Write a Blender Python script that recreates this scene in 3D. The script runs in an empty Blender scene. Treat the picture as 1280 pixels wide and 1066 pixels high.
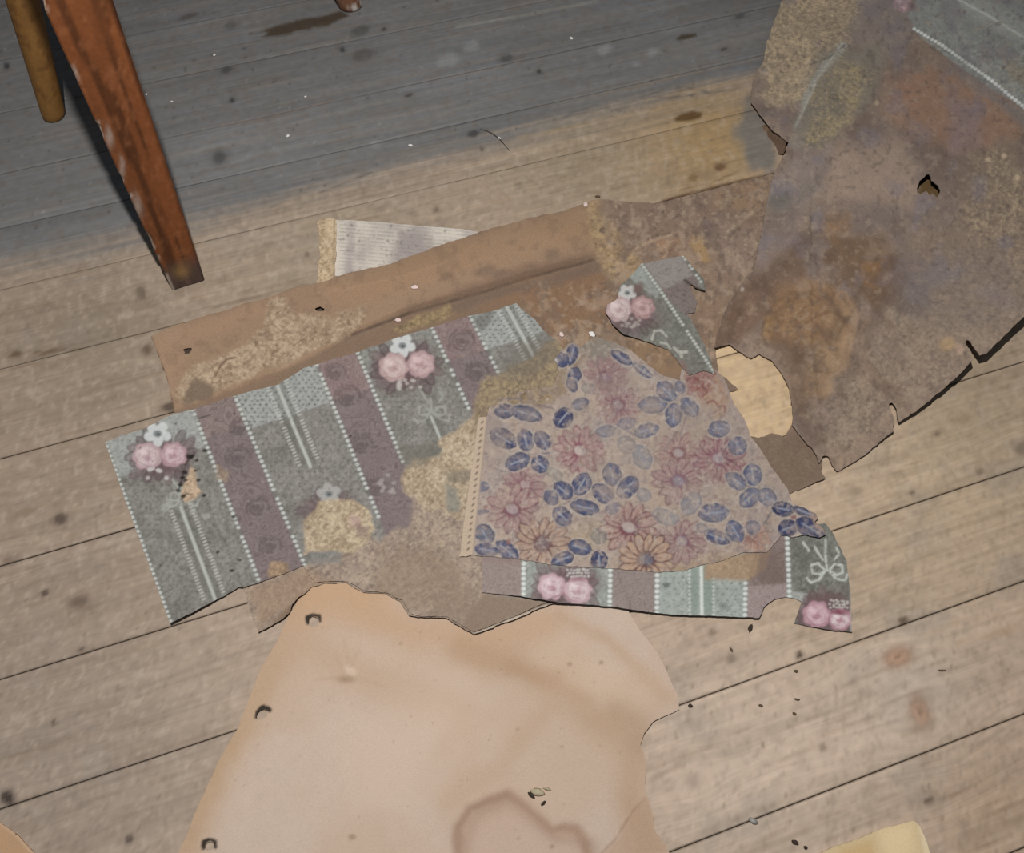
import bpy, math, random
import numpy as np

random.seed(7)
C = bpy.context.scene.collection
scene = bpy.context.scene

# ------------------------------------------------------------------ camera, world, light, exposure
FOC = 1000.0                       # focal length in pixels of the 1280 x 1066 frame
CAM_H = 1.0
TILT = math.atan(FOC / 1791.0)     # tilt away from straight down
cam = bpy.data.cameras.new('camera')
cam.sensor_fit = 'HORIZONTAL'
cam.sensor_width = 36.0
cam.lens = FOC / 1280.0 * 36.0
cam.clip_start = 0.02
cam_o = bpy.data.objects.new('camera', cam)
C.objects.link(cam_o)
cam_o.location = (0, 0, CAM_H)
cam_o.rotation_euler = (TILT, 0, 0)
scene.camera = cam_o

AMB = 0.085
world = bpy.data.worlds.new('room_light')
scene.world = world
world.use_nodes = True
bg = world.node_tree.nodes['Background']
bg.inputs[0].default_value = (0.86, 0.97, 1.12, 1)
bg.inputs[1].default_value = AMB

LAMP = (-0.136, 0.42, 1.5)
lamp = bpy.data.lights.new('flash_lamp', 'POINT')
lamp.energy = 88.0
lamp.shadow_soft_size = 0.015
lamp.color = (1.0, 0.985, 0.96)
lamp_o = bpy.data.objects.new('flash_lamp', lamp)
C.objects.link(lamp_o)
lamp_o.location = LAMP

scene.view_settings.view_transform = 'Standard'
scene.view_settings.look = 'None'
scene.view_settings.gamma = 1.0
scene.view_settings.exposure = 0.0
scene.view_settings.use_curve_mapping = False

# ------------------------------------------------------------------ plan of the floor: photo position <-> floor position
ct, st = math.cos(TILT), math.sin(TILT)

def pos(u, v, z=0.0):
    x = (np.asarray(u, float) - 640) / FOC
    y = -(np.asarray(v, float) - 533) / FOC
    dx, dy, dz = x, ct * y + st, st * y - ct
    k = (z - CAM_H) / dz
    return k * dx, k * dy

def pix(x, y, z=0.0):
    Z = z - CAM_H
    yc = ct * y + st * Z
    zc = -st * y + ct * Z
    return 640 + FOC * x / -zc, 533 - FOC * yc / -zc

def lit(u, v):
    """share of the lamp's light that reaches a point of the floor (to turn a colour seen there into the colour of the thing)"""
    x, y = pos(u, v)
    d2 = (x - LAMP[0]) ** 2 + (y - LAMP[1]) ** 2 + LAMP[2] ** 2
    return (LAMP[2] / np.sqrt(d2)) ** 3 + AMB

def s2l(c):
    c = np.asarray(c, float) / 255.0
    return np.where(c <= 0.04045, c / 12.92, ((c + 0.055) / 1.055) ** 2.4)

MUTE = 0.72                        # the old papers are duller than their first reading
def alb(rgb, at, mute=MUTE):
    rgb = np.asarray(rgb, float)
    L = rgb @ np.array([.3, .59, .11])
    rgb = L + (rgb - L) * mute
    return np.clip(s2l(rgb) / lit(*at), 0.0, 0.92)

# ------------------------------------------------------------------ noise on arrays
def _hash(ix, iy, seed):
    h = (ix.astype(np.int64) * 374761393 + iy.astype(np.int64) * 668265263 + seed * 2147483647) & 0xFFFFFFFF
    h = ((h ^ (h >> 13)) * 1274126177) & 0xFFFFFFFF
    h = (h ^ (h >> 16)) & 0xFFFFFFFF
    return h.astype(np.float64) / 4294967295.0

def vnoise(x, y, seed=0):
    ix, iy = np.floor(x), np.floor(y)
    fx, fy = x - ix, y - iy
    fx = fx * fx * (3 - 2 * fx)
    fy = fy * fy * (3 - 2 * fy)
    a, b = _hash(ix, iy, seed), _hash(ix + 1, iy, seed)
    c, d = _hash(ix, iy + 1, seed), _hash(ix + 1, iy + 1, seed)
    return (a * (1 - fx) + b * fx) * (1 - fy) + (c * (1 - fx) + d * fx) * fy

def fbm(x, y, scale, octs=4, seed=0, gain=0.5):
    s, a, t = 0.0, 1.0, 0.0
    for o in range(octs):
        s = s + a * vnoise(x / scale, y / scale, seed + o * 17)
        t += a
        a *= gain
        scale /= 2.03
    return s / t            # 0..1

def sm(a, b, x):
    t = np.clip((x - a) / (b - a), 0, 1)
    return t * t * (3 - 2 * t)

def poly_sd(U, V, pts):
    """signed distance to a polygon, positive inside"""
    d2 = np.full(U.shape, 1e18)
    ins = np.zeros(U.shape, bool)
    n = len(pts)
    for i in range(n):
        (x0, y0), (x1, y1) = pts[i], pts[(i + 1) % n]
        ex, ey = x1 - x0, y1 - y0
        wx, wy = U - x0, V - y0
        t = np.clip((wx * ex + wy * ey) / (ex * ex + ey * ey + 1e-12), 0, 1)
        d2 = np.minimum(d2, (wx - ex * t) ** 2 + (wy - ey * t) ** 2)
        cond = (y0 > V) != (y1 > V)
        if abs(ey) > 1e-12:
            ins ^= cond & (U < ex * (V - y0) / ey + x0)
    d = np.sqrt(d2)
    return np.where(ins, d, -d)

def line_d(U, V, pts):
    d2 = np.full(U.shape, 1e18)
    for (x0, y0), (x1, y1) in zip(pts[:-1], pts[1:]):
        ex, ey = x1 - x0, y1 - y0
        wx, wy = U - x0, V - y0
        t = np.clip((wx * ex + wy * ey) / (ex * ex + ey * ey + 1e-12), 0, 1)
        d2 = np.minimum(d2, (wx - ex * t) ** 2 + (wy - ey * t) ** 2)
    return np.sqrt(d2)

def side(U, V, p, q):
    """signed distance from the line p-q (positive below / right of it going p to q)"""
    ex, ey = q[0] - p[0], q[1] - p[1]
    L = math.hypot(ex, ey)
    return (ex * (V - p[1]) - ey * (U - p[0])) / L

# ------------------------------------------------------------------ a printed / stained surface, painted in plan
class Paint:
    def __init__(s, u0, v0, u1, v1, rgb, ref=None, mute=MUTE):
        s.mute = mute
        s.u0, s.v0, s.u1, s.v1 = u0, v0, u1, v1
        s.U, s.V = np.meshgrid(np.arange(u0, u1 + 1, dtype=float), np.arange(v0, v1 + 1, dtype=float))
        s.ref = ref or ((u0 + u1) / 2, (v0 + v1) / 2)
        s.col = np.empty(s.U.shape + (3,))
        s.col[:] = alb(rgb, s.ref, mute)
        s.rough = np.zeros(s.U.shape)

    def c(s, rgb, at=None):
        return alb(rgb, at or s.ref, s.mute)

    def box(s, u0, v0, u1, v1):
        a = int(max(0, math.floor(v0 - s.v0))); b = int(min(s.U.shape[0], math.ceil(v1 - s.v0) + 1))
        c = int(max(0, math.floor(u0 - s.u0))); d = int(min(s.U.shape[1], math.ceil(u1 - s.u0) + 1))
        if a >= b or c >= d:
            return None
        return slice(a, b), slice(c, d)

    def mix(s, sl, m, rgb, a=1.0, at=None):
        k = np.clip(m * a, 0, 1)[..., None]
        s.col[sl] = s.col[sl] * (1 - k) + s.c(rgb, at) * k

    def mul(s, sl, m):
        s.col[sl] = s.col[sl] * np.asarray(m)[..., None]

    def ell(s, u, v, rx, ry, ang, rgb, a=1.0, soft=1.2, at=None, wob=0.0):
        R = max(rx, ry) * (1.2 + wob) + soft * 2 + 2
        sl = s.box(u - R, v - R, u + R, v + R)
        if sl is None:
            return
        U, V = s.U[sl] - u, s.V[sl] - v
        ca, sa = math.cos(math.radians(ang)), math.sin(math.radians(ang))
        x, y = U * ca + V * sa, -U * sa + V * ca
        r = np.sqrt((x / rx) ** 2 + (y / ry) ** 2)
        if wob:
            r = r + wob * (fbm(s.U[sl], s.V[sl], min(rx, ry) * 0.9, 3, 5) - 0.5) * 2
        m = sm(1 + soft / min(rx, ry), 1 - soft / min(rx, ry), r)
        s.mix(sl, m, rgb, a, at)

    def leaf(s, u, v, L, W, ang, rgb, a=1.0, vein=None, rim=None):
        """pointed leaf, half length L, half width W"""
        R = max(L, W) + 4
        sl = s.box(u - R, v - R, u + R, v + R)
        if sl is None:
            return
        U, V = s.U[sl] - u, s.V[sl] - v
        ca, sa = math.cos(math.radians(ang)), math.sin(math.radians(ang))
        x, y = U * ca + V * sa, -U * sa + V * ca
        w = W * np.clip(1 - (np.abs(x) / L) ** 2.6, 0, 1) ** .75 + 1e-3
        d = w - np.abs(y)
        d = np.where(np.abs(x) > L, -3, d) + (fbm(s.U[sl], s.V[sl], 5, 2, 3) - .5) * 2.2
        if rim:
            s.mix(sl, sm(-3.2, -1.2, d), rim, a * .55)
        n = fbm(s.U[sl], s.V[sl], 7, 3, 9)
        m = sm(-0.9, 0.9, d)
        s.mix(sl, m * (0.72 + 0.28 * sm(.3, .6, n)), rgb, a)
        dark = tuple(c * 0.7 for c in rgb)
        s.mix(sl, m * sm(3.2, .6, np.abs(d - 1.0)) * .55, dark, a)
        if vein:
            s.mix(sl, sm(1.7, .5, np.abs(y + 0.02 * x * x / max(L, 1))) * sm(L * .72, L * .5, np.abs(x)), vein, a * .85)

    def line(s, pts, w, rgb, a=1.0, soft=1.0, at=None, wob=0.0):
        us = [p[0] for p in pts]; vs = [p[1] for p in pts]
        R = w + soft + wob + 2
        sl = s.box(min(us) - R, min(vs) - R, max(us) + R, max(vs) + R)
        if sl is None:
            return
        d = line_d(s.U[sl], s.V[sl], pts)
        if wob:
            d = d + (fbm(s.U[sl], s.V[sl], 9, 3, 21) - .5) * 2 * wob
        s.mix(sl, sm(w / 2 + soft, w / 2 - soft, d), rgb, a, at)

    def area(s, pts, rgb, a=1.0, soft=2.0, at=None, wob=0.0, ws=14, tex=None):
        us = [p[0] for p in pts]; vs = [p[1] for p in pts]
        R = soft + wob + 2
        sl = s.box(min(us) - R, min(vs) - R, max(us) + R, max(vs) + R)
        if sl is None:
            return None
        d = poly_sd(s.U[sl], s.V[sl], pts)
        if wob:
            d = d + (fbm(s.U[sl], s.V[sl], ws, 4, 31) - .5) * 2 * wob
        m = sm(-soft, soft, d)
        if tex is not None:
            m = m * tex(s.U[sl], s.V[sl])
        s.mix(sl, m, rgb, a, at)
        return sl, m

    def dots(s, p, q, step, r, rgb, a=1.0, skip=0.0):
        L = math.hypot(q[0] - p[0], q[1] - p[1])
        n = max(1, int(L / step))
        for i in range(n + 1):
            if random.random() < skip:
                continue
            t = i / n
            s.ell(p[0] + (q[0] - p[0]) * t, p[1] + (q[1] - p[1]) * t, r, r * 0.85, 0, rgb, a, .9)

    def fibres(s, pts, base, light, dark, soft=6, wob=10, at=None, rough=1.0, a=1.0, dens=1.0):
        """split paper: straw coloured fibres and crumbs over brown"""
        us = [p[0] for p in pts]; vs = [p[1] for p in pts]
        R = soft + wob + 2
        sl = s.box(min(us) - R, min(vs) - R, max(us) + R, max(vs) + R)
        if sl is None:
            return
        U, V = s.U[sl], s.V[sl]
        d = poly_sd(U, V, pts) + (fbm(U, V, 22, 4, 41) - .5) * 2 * wob
        m = sm(-soft, soft, d)
        at = at or s.ref
        s.mix(sl, m, base, a, at)
        n1 = fbm(U, V, 3.4, 2, 51)
        n2 = fbm(U * .8 + V * .6, (V * .8 - U * .6) * 2.2, 5.5, 3, 61)
        n3 = fbm(U, V, 26, 3, 71)
        n4 = fbm(U * .7 - V * .7, (V * .7 + U * .7) * 2.2, 5.5, 2, 65)
        s.mix(sl, m * sm(.46, .66, n3), light, a * .35 * dens, at)
        s.mix(sl, m * sm(.54, .68, n2) * sm(.25, .5, n3) * dens, light, a * .75, at)
        s.mix(sl, m * sm(.60, .74, n1) * dens, light, a * .7, at)
        s.mix(sl, m * sm(.64, .74, n4), dark, a * .5, at)
        s.mix(sl, m * sm(.36, .26, n1) * .9, dark, a * .5, at)
        s.rough[sl] = np.maximum(s.rough[sl], m * rough)

    def mottle(s, amp, scale, seed=0, octs=4, sl=None):
        sl = sl or (slice(None), slice(None))
        s.mul(sl, 1 + (fbm(s.U[sl], s.V[sl], scale, octs, seed) - .5) * 2 * amp)

    def specks(s, pts, n, rgb, r=(.8, 1.8), a=.8, at=None):
        us = [p[0] for p in pts]; vs = [p[1] for p in pts]
        P = np.array(pts)
        k = 0
        while k < n:
            u, v = random.uniform(min(us), max(us)), random.uniform(min(vs), max(vs))
            k += 1
            if poly_sd(np.array([u]), np.array([v]), pts)[0] < 0:
                continue
            q = random.uniform(*r)
            s.ell(u, v, q * random.uniform(.8, 1.6), q, random.uniform(0, 180), rgb, a * random.uniform(.5, 1), .7, at)

    def rose(s, u, v, r, light, mid, dark, rot=0.0):
        for k in range(7):
            t = rot + k * math.tau / 7
            s.ell(u + math.cos(t) * r * .52, v + math.sin(t) * r * .48, r * .56, r * .46, math.degrees(t), mid, .95, 1.6, None, .15)
        for k in range(5):
            t = rot + .4 + k * math.tau / 5
            s.ell(u + math.cos(t) * r * .58, v + math.sin(t) * r * .5, r * .36, r * .24, math.degrees(t) + 80, light, .8, 2.4, None, .3)
        for k in range(6):
            t0, q = rot + k * 1.35, (.85, .7, .55, .42, .62, .3)[k]
            arc = [(u + math.cos(t0 + i * .3) * r * q * (1 + .05 * i), v + math.sin(t0 + i * .3) * r * q * .9) for i in range(5)]
            s.line(arc, 1.5, dark, .42, 1.1, None, 1.2)
        s.ell(u + r * .1, v + r * .05, r * .2, r * .15, 30, dark, .35, 2.0, None, .3)
        s.ell(u - r * .3, v - r * .3, r * .32, r * .2, 30, tuple(min(255, c * 1.06) for c in light), .85, 2.2, None, .3)
        s.ell(u + r * .35, v - r * .1, r * .2, r * .15, -30, light, .6, 2)

    def white_flower(s, u, v, r, rot=0.0, c=(205, 208, 205)):
        for k in range(5):
            t = rot + k * math.tau / 5
            s.ell(u + math.cos(t) * r * .58, v + math.sin(t) * r * .5, r * .46, r * .38, math.degrees(t), c, .92, 1.3)
            s.ell(u + math.cos(t + .6) * r * .8, v + math.sin(t + .6) * r * .7, r * .16, r * .12, 0, (140, 135, 132), .5, 1)
        s.ell(u, v, r * .32, r * .26, 0, (110, 118, 118), .85, 1.5)
        s.ell(u + r * .05, v + r * .05, r * .12, r * .1, 0, (70, 78, 80), .8, 1)

    def daisy(s, u, v, r, fill, outline, centre, a=1.0, n=13, rot=0.0, squash=.9, core=None):
        for k in range(n):
            t = rot + k * math.tau / n + random.uniform(-.07, .07)
            rr = r * random.uniform(.88, 1.05)
            cu, cv = u + math.cos(t) * rr * .62, v + math.sin(t) * rr * .62 * squash
            ang = math.degrees(math.atan2(math.sin(t) * squash, math.cos(t)))
            W = rr * .155
            s.ell(cu, cv, rr * .41, W + 1.3, ang, outline, a * .92, 1.0, None, .12)
            s.ell(cu + math.cos(t) * .3, cv + math.sin(t) * .3, rr * .35, max(W - .2, 1.3), ang, fill, a * .86, .9, None, .15)
            q0, q1 = .25, random.uniform(.5, .85)
            s.line([(u + math.cos(t) * rr * q0, v + math.sin(t) * rr * q0 * squash), (u + math.cos(t) * rr * q1, v + math.sin(t) * rr * q1 * squash)], .9, outline, a * .65, .8)
        s.ell(u, v, r * .34, r * .3, 0, core or outline, a * .8, 2.0)
        s.ell(u, v, r * .22, r * .17, 25, centre, a * .95, 1.3)

    def at(s, u, v):
        x = np.clip(u - s.u0, 0, s.U.shape[1] - 1.001)
        y = np.clip(v - s.v0, 0, s.U.shape[0] - 1.001)
        ix, iy = x.astype(int), y.astype(int)
        fx, fy = x - ix, y - iy
        def g(A):
            e = (...,) + (None,) * (A.ndim - 2)
            return ((A[iy, ix] * (1 - fx)[e] + A[iy, ix + 1] * fx[e]) * (1 - fy)[e]
                    + (A[iy + 1, ix] * (1 - fx)[e] + A[iy + 1, ix + 1] * fx[e]) * fy[e])
        return g(s.col), g(s.rough)

# ------------------------------------------------------------------ materials
def new_mat(name):
    m = bpy.data.materials.new(name)
    m.use_nodes = True
    nt = m.node_tree
    return m, nt, nt.nodes['Principled BSDF']

def attr_mat(name, rough=0.9, grain=0.10, scale=420.0, bump=0.25, spec=0.25):
    """colour from the painted print, with fine paper grain and relief from noise"""
    m, nt, b = new_mat(name)
    N, L = nt.nodes, nt.links
    a = N.new('ShaderNodeAttribute'); a.attribute_name = 'print'
    tc = N.new('ShaderNodeTexCoord')
    n = N.new('ShaderNodeTexNoise'); n.inputs['Scale'].default_value = scale; n.inputs['Detail'].default_value = 4
    L.new(tc.outputs['Object'], n.inputs['Vector'])
    r = N.new('ShaderNodeMapRange')
    r.inputs['From Min'].default_value = .3; r.inputs['From Max'].default_value = .7
    r.inputs['To Min'].default_value = 1 - grain; r.inputs['To Max'].default_value = 1 + grain
    L.new(n.outputs['Fac'], r.inputs['Value'])
    v = N.new('ShaderNodeVectorMath'); v.operation = 'SCALE'
    L.new(a.outputs['Color'], v.inputs[0]); L.new(r.outputs['Result'], v.inputs['Scale'])
    L.new(v.outputs['Vector'], b.inputs['Base Color'])
    n2 = N.new('ShaderNodeTexNoise'); n2.inputs['Scale'].default_value = scale * .55; n2.inputs['Detail'].default_value = 5
    L.new(tc.outputs['Object'], n2.inputs['Vector'])
    bp = N.new('ShaderNodeBump'); bp.inputs['Strength'].default_value = bump; bp.inputs['Distance'].default_value = .0012
    L.new(n2.outputs['Fac'], bp.inputs['Height']); L.new(bp.outputs['Normal'], b.inputs['Normal'])
    b.inputs['Roughness'].default_value = rough
    b.inputs['Specular IOR Level'].default_value = spec
    return m

def flat_mat(name, lin, rough=.8, scale=300, var=.25):
    m, nt, b = new_mat(name)
    N, L = nt.nodes, nt.links
    tc = N.new('ShaderNodeTexCoord')
    n = N.new('ShaderNodeTexNoise'); n.inputs['Scale'].default_value = scale; n.inputs['Detail'].default_value = 3
    L.new(tc.outputs['Object'], n.inputs['Vector'])
    cr = N.new('ShaderNodeMix'); cr.data_type = 'RGBA'
    cr.inputs[6].default_value = (*[c * (1 - var) for c in lin], 1)
    cr.inputs[7].default_value = (*[min(1, c * (1 + var)) for c in lin], 1)
    L.new(n.outputs['Fac'], cr.inputs[0]); L.new(cr.outputs[2], b.inputs['Base Color'])
    b.inputs['Roughness'].default_value = rough
    b.inputs['Specular IOR Level'].default_value = .25
    return m

def plank_mat():
    m, nt, b = new_mat('worn_pine_board')
    N, L = nt.nodes, nt.links
    a = N.new('ShaderNodeAttribute'); a.attribute_name = 'print'
    g = N.new('ShaderNodeAttribute'); g.attribute_name = 'grain'
    def layer(sx, sy, lo, hi, f0, f1, detail, dist=0.0):
        mp = N.new('ShaderNodeMapping'); mp.inputs['Scale'].default_value = (sx, sy, 1)
        L.new(g.outputs['Vector'], mp.inputs['Vector'])
        n = N.new('ShaderNodeTexNoise'); n.inputs['Scale'].default_value = 1; n.inputs['Detail'].default_value = detail
        n.inputs['Distortion'].default_value = dist
        L.new(mp.outputs['Vector'], n.inputs['Vector'])
        r = N.new('ShaderNodeMapRange')
        r.inputs['From Min'].default_value = f0; r.inputs['From Max'].default_value = f1
        r.inputs['To Min'].default_value = lo; r.inputs['To Max'].default_value = hi
        L.new(n.outputs['Fac'], r.inputs['Value'])
        return r.outputs['Result'], n.outputs['Fac']
    f1, h1 = layer(5, 190, .93, 1.05, .35, .65, 3, .3)
    f2, h2 = layer(2.2, 40, .92, 1.06, .35, .65, 4, .5)
    f3, h3 = layer(60, 70, .93, 1.06, .35, .65, 4)
    m1 = N.new('ShaderNodeMath'); m1.operation = 'MULTIPLY'; L.new(f1, m1.inputs[0]); L.new(f2, m1.inputs[1])
    m2 = N.new('ShaderNodeMath'); m2.operation = 'MULTIPLY'; L.new(m1.outputs[0], m2.inputs[0]); L.new(f3, m2.inputs[1])
    v = N.new('ShaderNodeVectorMath'); v.operation = 'SCALE'
    L.new(a.outputs['Color'], v.inputs[0]); L.new(m2.outputs[0], v.inputs['Scale'])
    L.new(v.outputs['Vector'], b.inputs['Base Color'])
    bp = N.new('ShaderNodeBump'); bp.inputs['Strength'].default_value = .25; bp.inputs['Distance'].default_value = .001
    L.new(h1, bp.inputs['Height']); L.new(bp.outputs['Normal'], b.inputs['Normal'])
    b.inputs['Roughness'].default_value = .72
    b.inputs['Specular IOR Level'].default_value = .3
    return m

# ------------------------------------------------------------------ mesh helpers
def raw_mesh(name, verts, quads, tris=None, smooth=None):
    me = bpy.data.meshes.new(name)
    verts = np.asarray(verts, np.float32)
    quads = np.asarray(quads, np.int32).reshape(-1, 4)
    tris = np.zeros((0, 3), np.int32) if tris is None else np.asarray(tris, np.int32).reshape(-1, 3)
    me.vertices.add(len(verts)); me.vertices.foreach_set('co', verts.ravel())
    li = np.concatenate([quads.ravel(), tris.ravel()])
    me.loops.add(len(li)); me.loops.foreach_set('vertex_index', li)
    tot = np.concatenate([np.full(len(quads), 4), np.full(len(tris), 3)]).astype(np.int32)
    start = np.concatenate([[0], np.cumsum(tot)[:-1]]).astype(np.int32)
    me.polygons.add(len(tot)); me.polygons.foreach_set('loop_start', start); me.polygons.foreach_set('loop_total', tot)
    if smooth is not None:
        me.polygons.foreach_set('use_smooth', np.asarray(smooth, bool))
    me.update(calc_edges=True)
    me.validate()
    return me

def set_col(me, col):
    a = me.attributes.new('print', 'FLOAT_COLOR', 'POINT')
    c = np.ones((len(me.vertices), 4), np.float32); c[:, :3] = col
    a.data.foreach_set('color', c.ravel())

def link(name, me, mat, parent=None):
    o = bpy.data.objects.new(name, me)
    if mat: me.materials.append(mat)
    C.objects.link(o)
    if parent: o.parent = parent
    return o

def tag(o, label, cat, group=None):
    o['label'] = label; o['category'] = cat
    if group: o['group'] = group
    return o

def empty(name, loc=(0, 0, 0)):
    o = bpy.data.objects.new(name, None)
    o.empty_display_size = .05
    C.objects.link(o); o.location = loc
    return o

def boundary(quads):
    e = np.concatenate([quads[:, [0, 1]], quads[:, [1, 2]], quads[:, [2, 3]], quads[:, [3, 0]]])
    k = np.sort(e, axis=1)
    key = k[:, 0].astype(np.int64) * 10_000_000 + k[:, 1]
    _, idx, cnt = np.unique(key, return_index=True, return_counts=True)
    return e[idx[cnt == 1]]

# height of whatever lies on the floor so far
HX0, HY0, HS = -1.5, -0.4, 0.003
HW, HH = int(3.2 / HS), int(2.6 / HS)
HM = np.zeros((HH, HW))

def blur(A, r, it=3):
    k = 2 * r + 1
    for _ in range(it):
        for ax in (0, 1):
            pad = [(0, 0), (0, 0)]; pad[ax] = (r + 1, r)
            S = np.cumsum(np.pad(A, pad, mode='edge'), axis=ax)
            A = (S[k:, :] - S[:-k, :]) / k if ax == 0 else (S[:, k:] - S[:, :-k]) / k
    return A

def hm_at(A, x, y):
    fx = np.clip((x - HX0) / HS, 0, HW - 1.001); fy = np.clip((y - HY0) / HS, 0, HH - 1.001)
    ix, iy = fx.astype(int), fy.astype(int); fx, fy = fx - ix, fy - iy
    return (A[iy, ix] * (1 - fx) + A[iy, ix + 1] * fx) * (1 - fy) + (A[iy + 1, ix] * (1 - fx) + A[iy + 1, ix + 1] * fx) * fy

def floor_z(u, v):
    x, y = pos(u, v)
    z = float(hm_at(HM, np.array([x]), np.array([y]))[0])
    x, y = pos(u, v, z)
    return float(x), float(y), float(hm_at(HM, np.array([x]), np.array([y]))[0])

def sheet(name, pts, paint, mat, cell=.0015, holes=(), rag=1.5, rag_scale=14, curl=None, gap=.0008, thick=.0009,
          rough_amp=.0006, parent=None, drape=3, seed=0, wave=.0008, under=None):
    """a torn sheet lying on what is below it"""
    global HM
    us = [p[0] for p in pts]; vs = [p[1] for p in pts]
    bx, by = pos(np.array(us), np.array(vs))
    x = np.arange(bx.min() - .03, bx.max() + .03, cell); y = np.arange(by.min() - .03, by.max() + .03, cell)
    X, Y = np.meshgrid(x, y)
    base = np.maximum(blur(HM, drape), HM)
    Z = hm_at(base, X, Y) + gap
    U0, V0 = pix(X, Y, 0.004)
    Z = Z + wave * fbm(X, Y, .12, 2, 100 + seed)
    if curl is not None:
        Z = Z + curl(U0, V0)
    U, V = pix(X, Y, Z)
    d = poly_sd(U, V, pts) + (fbm(U, V, rag_scale, 4, 200 + seed) - .5) * 2 * rag
    for h in holes:
        hd = poly_sd(U, V, h) + (fbm(U, V, 6, 3, 300 + seed) - .5) * 2 * min(rag, 2.0)
        d = np.minimum(d, -hd)
    ins = d > 0
    q = ins[:-1, :-1] | ins[1:, :-1] | ins[:-1, 1:] | ins[1:, 1:]
    # pull the outer corners of edge cells onto the torn line
    gy, gx = np.gradient(d, cell)
    g2 = gx * gx + gy * gy + 1e-9
    step = np.where(ins, 0, np.clip(d / g2, -1e9, 0))
    lim = cell * 1.2
    mx, my = np.clip(-step * gx, -lim, lim), np.clip(-step * gy, -lim, lim)
    X2, Y2 = X + mx, Y + my
    colr, rgh = paint.at(U, V)
    n = (fbm(X, Y, .006, 2, 400 + seed) - .5) * .5 + (fbm(X * .8 + Y * .6, (Y * .8 - X * .6) * 2, .006, 2, 410 + seed) - .5)
    Z2 = Z + n * 2 * rough_amp * (rgh + .04)
    idx = -np.ones(X.shape, np.int64)
    use = np.zeros(X.shape, bool)
    use[:-1, :-1] |= q; use[1:, :-1] |= q; use[:-1, 1:] |= q; use[1:, 1:] |= q
    idx[use] = np.arange(use.sum())
    verts = np.stack([X2[use], Y2[use], Z2[use]], 1)
    cols = colr[use]
    quads = np.stack([idx[:-1, :-1][q], idx[:-1, 1:][q], idx[1:, 1:][q], idx[1:, :-1][q]], 1)
    be = boundary(quads)
    nv = len(verts)
    bv, inv = np.unique(be.ravel(), return_inverse=True)
    inv = inv.reshape(-1, 2)
    top = verts[bv].copy(); bot = top.copy(); bot[:, 2] -= thick
    nb = len(bv)
    sk = np.stack([inv[:, 1] + nv, inv[:, 0] + nv, inv[:, 0] + nv + nb, inv[:, 1] + nv + nb], 1)
    allv = np.concatenate([verts, top, bot])
    edge_c = cols[bv] * .75 if under is None else np.tile(np.asarray(under), (nb, 1))
    me = raw_mesh(name, allv, np.concatenate([quads, sk]), None,
                  np.concatenate([np.ones(len(quads), bool), np.zeros(len(sk), bool)]))
    set_col(me, np.concatenate([cols, edge_c, edge_c]))
    o = link(name, me, mat, parent)
    # raise the height map
    gx_ = HX0 + np.arange(HW) * HS; gy_ = HY0 + np.arange(HH) * HS
    i0, i1 = np.searchsorted(gx_, [x[0], x[-1]]); j0, j1 = np.searchsorted(gy_, [y[0], y[-1]])
    GX, GY = np.meshgrid(gx_[i0:i1], gy_[j0:j1])
    fx = np.clip((GX - x[0]) / cell, 0, len(x) - 1.01).astype(int); fy = np.clip((GY - y[0]) / cell, 0, len(y) - 1.01).astype(int)
    inside = d[fy, fx] > -1.5; Zt = np.maximum(Z, Z2)
    HM[j0:j1, i0:i1] = np.where(inside, np.maximum(Zt[fy, fx] + .0005, HM[j0:j1, i0:i1]), HM[j0:j1, i0:i1])
    return o

PAPER = attr_mat('old_wallpaper', .85, .09, 450, .2)
CARD = attr_mat('brown_backing_paper', .92, .11, 420, .35)
TANP = attr_mat('tan_kraft_paper', .9, .06, 600, .15)
WOODP = attr_mat('old_varnished_wood', .55, .12, 160, .25, .35)
BOARD = plank_mat()

#==STRUCTURE==
# ------------------------------------------------------------------ the floor: a dark sub-floor and its boards
fl = Paint(-260, -260, 1560, 1320, (190, 164, 141), (640, 850), .86)

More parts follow.
